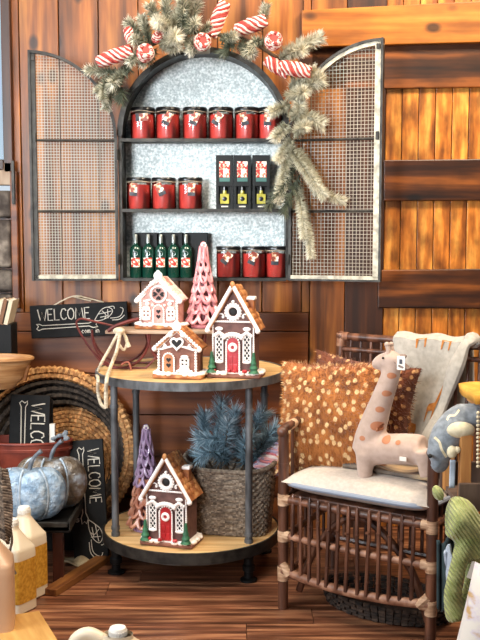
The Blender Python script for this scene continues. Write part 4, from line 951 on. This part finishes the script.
# ------------------------------------------------------------ left: signs, baskets, pumpkins
GL = {'W': ([[(0, 1), (.22, 0), (.45, .75), (.68, 0), (.95, 1)]], 1.05), 'E': ([[(.5, 1), (0, 1), (0, 0), (.52, 0)], [(0, .52), (.4, .52)]], .68), 'L': ([[(0, 1), (0, 0), (.5, 0)]], .64),
 'C': ([[(.58, .8), (.45, .98), (.2, .95), (.03, .6), (.05, .25), (.25, .02), (.5, .06), (.6, .2)]], .72), 'O': ([[(.35, 1), (.08, .8), (.02, .45), (.15, .1), (.4, 0), (.62, .2), (.68, .6), (.55, .92), (.35, 1)]], .82),
 'M': ([[(0, 0), (.1, 1), (.4, .3), (.7, 1), (.82, 0)]], .98), 'c': ([[(.4, .5), (.2, .6), (.03, .3), (.2, 0), (.42, .1)]], .56), 'o': ([[(.22, .6), (.02, .3), (.22, 0), (.44, .3), (.22, .6)]], .58),
 'm': ([[(0, 0), (0, .6)], [(0, .5), (.2, .6), (.28, 0)], [(.28, .5), (.48, .6), (.56, 0)]], .7), 'e': ([[(.03, .32), (.42, .34), (.25, .6), (.04, .35), (.18, 0), (.42, .08)]], .58), 'i': ([[(.05, 0), (.05, .55)], [(.05, .75), (.05, .82)]], .26), 'n': ([[(0, 0), (0, .6)], [(0, .5), (.25, .6), (.38, .4), (.38, 0)]], .52), ' ': ([], .4)}
def letters(m, txt, x, z, h, t, w=1.0):
    for ch in txt:
        st, adv = GL[ch]
        for s in st: m.tube([(x+a*h*w, 0, z+b*h) for a, b in s], t, 5, flat=1)
        x += adv*h*w
def sign(name, label, W, H, th, mtx, hang=False):
    o = thing(name, label, 'sign'); o.matrix_world = mtx; f = -th/2
    m = MB(); m.box((0, 0, 0), (W, th, H)); m.build('board', sign_m, o, smooth=False, bevel=.002)
    m = MB(); m.M = T((0, f, 0)); letters(m, 'WELCOME', -W*.42, H*.04, H*.34, H*.018, .86); m.build('lettering', chalk, o)
    m = MB(); m.M = T((0, f, 0)); b = [(-.42, -.12), (-.44, -.06), (-.41, -.06), (-.38, -.1), (.1, -.09), (.15, -.03), (.19, -.08), (.17, -.13), (.19, -.2), (.14, -.22), (.1, -.17), (-.38, -.2), (-.42, -.24), (-.44, -.19), (-.42, -.12)]
    m.tube([(x*W, 0, z*H*1.1) for x, z in b], H*.014, 5); m.build('bone_drawing', chalk, o)
    m = MB(); m.M = T((0, f, 0)); c = (.26, .14)
    D = [[(.16, -.02), (.2, .16), (.24, .3), (.3, .36), (.35, .26), (.32, .1), (.26, .0), (.2, -.04), (.16, -.02)], [(.2, .16), (.28, .2), (.34, .24)], [(.22, .06), (.3, .1)], [(.24, .26), (.28, .12), (.26, .0)], [(.3, .3), (.3, .02)], [(.32, .02), (.4, .04), (.44, .12), (.46, .28), (.43, .34)], [(.34, -.04), (.42, -.02), (.47, .1)], [(.3, .36), (.36, .38), (.37, .3)]]
    for s in D: m.tube(spline([(x*W, 0, z*H) for x, z in s], 4), H*.012, 5)
    m.build('dog_skeleton_drawing', chalk, o)
    m = MB(); m.M = T((0, f, 0)); letters(m, 'come in', W*.02, -H*.4, H*.16, H*.011, .95); m.build('small_lettering', chalk, o)
    return o
p = at(79.5, 320, -.05); dz = math.atan2(at(129, 317, -.05).z-at(31.5, 321.5, -.05).z, at(129, 317, -.05).x-at(31.5, 321.5, -.05).x)
s1 = sign('welcome_sign', 'black welcome sign hung by twine on the wall boards', .385, .13, .022, T(p) @ RY(-dz))
m = MB(); m.tube(spline([(-.1, 0, .062), (-.04, 0, .09), (0, -.002, .096), (.03, 0, .088), (.1, 0, .066)], 4), .0028, 6); m.tube(spline([(-.02, .0, .094), (.02, 0, .082), (.05, .0, .074)], 3), .0025, 6); m.tube([(0, .045, .09), (0, -.006, .092)], .003, 6); m.build('hanging_twine', rope_m, s1)
# round basket leaning at the wall
rb = thing('round_basket', 'large round woven basket leaning on the wall, straw and charcoal rings', 'basket', (at(50, 450, -.12).x, -.14, 0)); rb.rotation_euler = (R(-9), 0, 0)
RB = .338; M0 = T((0, 0, RB)) @ RX(R(90))
def coil(m, r, c, th, n=90, amp=.25, tw=1):
    vs = []
    for i in range(n):
        a = 2*math.pi*i/n
        for j in range(6):
            b = 2*math.pi*j/6; k = 1+amp*(1 if (i+tw) % 2 else -1)*.6; vs.append(Vector(((r+th*k*math.cos(b))*math.cos(a)+c[0], (r+th*k*math.cos(b))*math.sin(a)+c[1], c[2]+th*k*math.sin(b))))
    b0 = len(m.f); m.add(vs, [(i*6+j, ((i+1) % n)*6+j, ((i+1) % n)*6+(j+1) % 6, i*6+(j+1) % 6) for i in range(n) for j in range(6)])
    for i in range(n):
        tt = rnd.random()
        for j in range(6): m.t[b0+i*6+j] = tt
def ringpart(name, rs, mt):
    m = MB(); m.M = M0
    for k, (r, c, th) in enumerate(rs): coil(m, r, c, th, max(20, int(2*math.pi*r/.011)), tw=k)
    m.build(name, mt, rb)
ringpart('rim', [(RB-.014, (0, 0, .03), .016), (RB-.036, (.002, 0, .028), .014)], straw)
ringpart('dark_wall', [(RB-.06-.017*k, (.01+.011*k, -.01*k, .02-.008*k), .011) for k in range(4)], straw_dk)
ringpart('base', [(RB-.115-.0165*k, (.068-.0005*k, -.05, -.02), .0105) for k in range(13)], straw)
m = MB(); m.M = M0; m.lathe([(RB-.02, .02), (.18, -.045), (.001, -.045)], 40, closed=False); m.build('backing', straw_dk, rb)
# low bench, tub, signs, pumpkins
BZ = .208; bx1 = at(70, 520, -.66).x
bn = thing('display_bench', 'low near black bench carrying the tub and metal pumpkins', 'bench', (bx1, -.66, 0))
m = MB(); m.box((-.16, .2, BZ-.012), (.32, .42, .024)); m.build('bench_top', bench_m, bn, smooth=False, bevel=.003)
m = MB(); m.box((-.16, -.004, BZ-.002), (.32, .012, .03)); m.box((-.004, .2, BZ-.002), (.012, .42, .03)); m.build('tray_edge', iron, bn, smooth=False, bevel=.002)
for xx, yy in ((-.045, .02), (-.045, .38), (-.29, .02), (-.29, .38)):
    m = MB(); m.box((xx, yy, (BZ-.024)/2), (.035, .035, BZ-.024)); m.build('leg', bench_l, bn, smooth=False, bevel=.003)
m = MB(); m.box((-.16, .36, BZ/2-.01), (.26, .02, BZ-.03)); m.build('back_board', bench_m, bn, smooth=False)
tb = thing('metal_tub', 'rust red oval tub on the bench behind the pumpkins', 'tub', (at(25, 440, -.32).x, -.32, BZ))
hT = at(25, 440, -.32).z-BZ; m = MB(); rx_ = (at(72, 440, -.32).x-at(25, 440, -.32).x)
m.lathe([(rx_*.82, 0), (rx_*.97, hT-.03), (rx_*1.0, hT-.03), (rx_*1.0, hT-.022), (rx_*.98, hT-.02), (rx_*1.0, hT), (rx_*.96, hT), (rx_*.8, .01), (.001, .01)], 40, sy=.48, closed=False); m.build('tub_body', tub, tb, thick=.003)
m = MB(); m.tube([(rx_*1.0*math.cos(a), .48*rx_*math.sin(a), hT) for a in [i*2*math.pi/40 for i in range(40)]], .005, 7, closed=True); m.build('rolled_rim', tub, tb)
tx = tb.location.x
tl = at(7, 400, -.32); tr = at(46, 396, -.32)
sign('welcome_sign', 'black welcome sign standing on end inside the rust red tub', .385, tr.x-tl.x+.004, .02, T(Vector(((tl.x+tr.x)/2+.004, -.31, at(26, 396, -.31).z-.19))) @ RZ(R(0)) @ RX(R(-6)) @ RY(R(2)) @ RY(R(90)))
m = MB(); m.box((0, 0, 0), (.028, .02, .07)); tag(m.build('price_card', paper, smooth=False, bevel=.001, loc=at(51.5, 433, -.30)), 'small white block card wedged in the tub beside the black sign', 'card')
m = MB(); m.box((0, 0, -.06), (.03, .012, .2)); tag(m.build('wooden_stake', sign_m, smooth=False, bevel=.002, loc=at(49, 410, -.275)), 'narrow black wooden stake standing in the tub behind the white card', 'stake')
m = MB()
for k in range(6): m.ell((rnd.uniform(-.03, .04), rnd.uniform(-.02, .02), rnd.uniform(-.012, .012)), (.013, .013, .009), 9, 6)
tag(m.build('grey_cloth', greyp, rem=.004, loc=at(62, 436, -.31)), 'crumpled pale grey cloth at the right end inside the tub', 'cloth')
top, bot = at(86, 440, -.30), onz(92, 562, .0)
L_ = (top-bot).length; ax = (top-bot).normalized(); tx_ = ax; tn = Vector((0, -1, 0)); tn = (tn-ax*tn.dot(ax)).normalized()
# sign local x runs down the plank
lx = -ax; lz = Vector((1, 0, 0)); lz = (lz-lx*lz.dot(lx)).normalized(); ly = lz.cross(lx)
Wd = (at(105, 500, -.36).x-at(71, 500, -.36).x)
mt_ = Matrix((lx, ly, lz)).transposed().to_4x4(); mid = (top+bot)/2+Vector((0, 0, .0))
sign('welcome_sign', 'long black welcome sign standing on the floor beside the bench', L_, Wd, .02, T(mid) @ mt_)
def pumpkin(label, loc, R_, H, mt, rz, st):
    o = thing('metal_pumpkin', label, 'pumpkin', loc, rz)
    prof = [(R_*max(.02, math.sin(math.pi*(.06+.88*i/18))**.75), H*(.5-.5*math.cos(math.pi*i/18))*(1) ) for i in range(19)]
    m = MB(); m.lathe(prof, 120, lobes=7, depth=.16, sy=.5); 
    m.v = [p+Vector((0, 0, -.02*math.exp(-((p.x**2+p.y**2)/(R_*.35)**2)) if p.z > H*.5 else 0)) for p in m.v]
    m.build('pumpkin_body', mt, o)
    for k in (4, 5, 6):
        a = 2*math.pi*k/7; m = MB(); m.tube([Vector((r_*.845*math.cos(a), r_*.845*.5*math.sin(a)-.001, z_)) for r_, z_ in prof[1:17]], .0042, 7); m.build('rib', rib_m, o)
    m = MB(); m.tube(spline([Vector((0, 0, H-.03)), Vector((.006, 0, H+.005)), Vector((.022*st, -.004, H+.035)), Vector((.045*st, -.006, H+.055))], 5), [.010]*3+[.008]*5+[.0065]*5+[.008]*2+[.009], 9); m.build('stem', stem_m, o)
    m = MB(); m.tube([Vector((-R_*.75+.03*math.cos(i*.5)*(1-i/26), -R_*.36-.01, H*.42+.03*math.sin(i*.5)*(1-i/26))) for i in range(24)], .004, 6); m.build('tendril', iron, o)
pumpkin('blue silver hammered metal pumpkin in front on the bench', (at(30, 516, -.58).x, -.582, BZ), .134, .188, pump, R(3), 1)
pumpkin('tan and silver hammered metal pumpkin behind the blue one', (at(51, 516, -.455).x, -.445, BZ), .136, .195, pump2, R(-2), 1)
# stand at the left edge with bowl, box and books
BWZ = at(5, 386, -.36).z
st = thing('plant_stand', 'black stand at the left edge carrying the wooden bowl', 'stand', (at(-22, 392, -.34).x, -.34, 0))
m = MB(); m.box((0, 0, BWZ-.012), (.2, .26, .02)); m.build('stand_top', black_m, st, smooth=False, bevel=.003)
for sx in (-1, 1):
    for sy in (-1, 1): m = MB(); m.box((sx*.05-.04, sy*.11, (BWZ-.02)/2), (.022, .022, BWZ-.02)); m.build('leg', black_m, st, smooth=False)
bo = thing('wooden_bowl', 'shallow turned wooden bowl on the black stand at the left edge', 'bowl', (at(-6, 388, -.4).x, -.40, BWZ-.001))
Rb = at(33, 360, -.4).x-at(-6, 360, -.4).x; Hb = at(5, 358, -.4).z-BWZ
m = MB(); m.lathe([(Rb*.5, 0), (Rb*.8, Hb*.4), (Rb, Hb), (Rb*.97, Hb+.004), (Rb*.93, Hb), (Rb*.75, Hb*.5), (Rb*.45, .012), (.001, .012)], 48, sy=.6, closed=False); m.build('bowl_body', bowl_w, bo)
m = MB(); m.tube([(Rb*math.cos(a), .6*Rb*math.sin(a), Hb) for a in [i*2*math.pi/48 for i in range(48)]], .007, 7, closed=True); m.build('rim', bowl_w, bo)
m = MB()
for k in range(5): m.tube([(Rb*.45+.012*k, .03-.01*k, .03), (Rb*.62+.01*k, .05-.015*k, Hb*.7+.01)], .01, 7)
tag(m.build('twig_bundle', plank_f, loc=bo.location), 'short brown twigs lying in the shallow wooden bowl', 'twigs')
BXZ = at(5, 323, -.24).z
m = MB(); x1 = at(14.5, 335, -.24).x; m.box((x1-.1, 0, (BWZ+BXZ)/2), (.2, .1, BXZ-BWZ)); tag(m.build('black_crate', black_m, smooth=False, bevel=.003, loc=(0, -.24, 0)), 'black box behind the wooden bowl with books on top', 'box')
for i, (px, c, lb) in enumerate(((2, bookc, 'pale book leaning at the left edge on top of the black box'), (7, book2, 'brown book leaning between two pale books on the black box'), (11, bookc, 'outermost pale book leaning on the black box'))):
    o = thing('book', lb, 'book', (at(px-3, 323, -.24).x, -.24, BXZ)); o.rotation_euler = (0, R(14), 0)
    m = MB(); m.box((0, 0, .046), (.017, .1, .09)); m.build('pages', paper, o, smooth=False)
    m = MB(); m.box((-.0095, 0, .047), (.002, .104, .094)); m.box((.0095, 0, .047), (.002, .104, .094)); m.box((0, -.053, .047), (.02, .003, .094)); m.build('cover', c, o, smooth=False)

# ------------------------------------------------------------ jugs, planks at the lower left
def jug(label, loc, w_, d_, h, body, lab, rz, capr=.02, handle=False):
    o = thing('plastic_jug', label, 'jug', loc, rz); e = .35
    def fn(u, v):
        a = 2*math.pi*u; prof = [(0, .9), (.02, 1), (.64, 1), (.70, .97), (.88, .42), (.9, .36), (.94, .36)]
        for (z0, s0), (z1, s1) in zip(prof[:-1], prof[1:]):
            if v*.94 <= z1+1e-9: s = s0+(s1-s0)*(v*.94-z0)/(z1-z0); break
        ee = e+(1-e)*max(0, (v*.94-.7)/.24); c, si = math.cos(a), math.sin(a)
        return Vector((w_/2*s*math.copysign(abs(c)**ee, c), d_/2*s*math.copysign(abs(si)**ee, si), v*.94*h))
    m = MB(); m.grid(fn, 40, 47, cu=True); m.grid(lambda u, v: Vector((fn(u, 0).x*v, fn(u, 0).y*v, 0)), 40, 1, cu=True); m.build('jug_body', body, o)
    m = MB(); m.lathe([(capr, h*.925), (capr, h*.985), (capr*.9, h), (.001, h)], 24)
    for k in range(24): a = k*math.pi/12; m.box((capr*math.cos(a), capr*math.sin(a), h*.95), (.003, .003, h*.045))
    m.build('cap', cap_w, o)
    if lab:
        m = MB(); m.grid(lambda u, v: Vector((fn(u, .13+.5*v).x*1.012, fn(u, .13+.5*v).y*1.012, fn(0, .13+.5*v).z)), 48, 8, cu=True); m.build('label_wrap', gold, o)
    if handle:
        m = MB(); m.tube(spline([Vector((-w_*.16, 0, h*.86)), Vector((-w_*.36, 0, h*.93)), Vector((-w_*.52, 0, h*.84)), Vector((-w_*.54, 0, h*.62)), Vector((-w_*.46, 0, h*.5))], 5), .017, 10); m.build('handle', body, o)
    return o
JY = -.83
p = onz(11, 613)
jug('cream plastic jug with a gold label, in front of its twin', (p.x, p.y+.04, 0), .128, .1, .295, jug_w, True, R(-30))
jug('cream plastic jug standing behind the gold labelled one', (p.x+.012, p.y+.165, 0), .128, .1, .3, jug_w, True, R(-30))
p = onz(-13, 648); jug('large beige jug cut off by the left edge of the photo', (p.x, p.y+.03, 0), .15, .15, .36, jug_b, False, R(10), .03)
jug('beige gallon jug with a loop handle at the bottom of the photo', (at(118, 640, -1.66).x, -1.66, 0), .205, .15, .262, jug_w, False, R(-4), .021, True)
m = MB(); m.box((0, 0, .03), (.16, .3, .06)); o = m.build('wooden_board', pale_w, smooth=False, bevel=.003, loc=onz(20, 640)+Vector((.03, -.09, 0))); o.rotation_euler = (0, 0, R(24)); tag(o, 'pale gold wooden block on the floor beside the large beige jug', 'wood block')
a, b = onz(50, 596), onz(112, 556); m = MB(); d = (b-a); m.box((0, 0, .012), (d.length, .05, .024)); o = m.build('loose_plank', plank_f, smooth=False, bevel=.003, loc=(a+b)/2); o.rotation_euler = (0, 0, math.atan2(d.y, d.x)); tag(o, 'narrow brown plank lying on the floor between bench and table', 'plank')
m = MB(); m.grid(lambda u, v: Vector(((u-.5)*.1, (v-.5)*.08, .014+.01*math.sin(u*7)*math.sin(v*5+1))), 12, 10); tag(m.build('crumpled_paper', mat('tan paper', '#a98f6c', '#cdb995', (30, 30, 30), .8), thick=.004, loc=onz(75, 566)+Vector((0, .02, 0))), 'crumpled tan paper on the floor below the long welcome sign', 'paper')
wl = thing('wicker_leaf', 'dark brown woven leaf ornament propped at the left edge', 'ornament', at(2, 540, -1.0)); q = wl.location.copy()
m = MB()
for i in range(26):
    v = i/25; hw_ = 3+9*math.sin(math.pi*(.15+.8*v)); y0 = 470+70*v
    m.ct = rnd.random(); m.tube([at(-8+4*v, y0-6, -1.0)-q, at(2+4*v, y0, -1.012)-q, at(2+hw_*.75+3*v, y0+3-8*(1-v)*.3, -1.0)-q], .0062, 6)
m.build('woven_blade', wickr, wl)
m = MB(); m.tube(spline([at(*c, -1.0)-q for c in ((0, 470), (6, 500), (10, 525), (12, 540), (10, 552), (12, 566), (16, 574))], 5), .004, 6); m.build('spine_cord', wickr, wl)
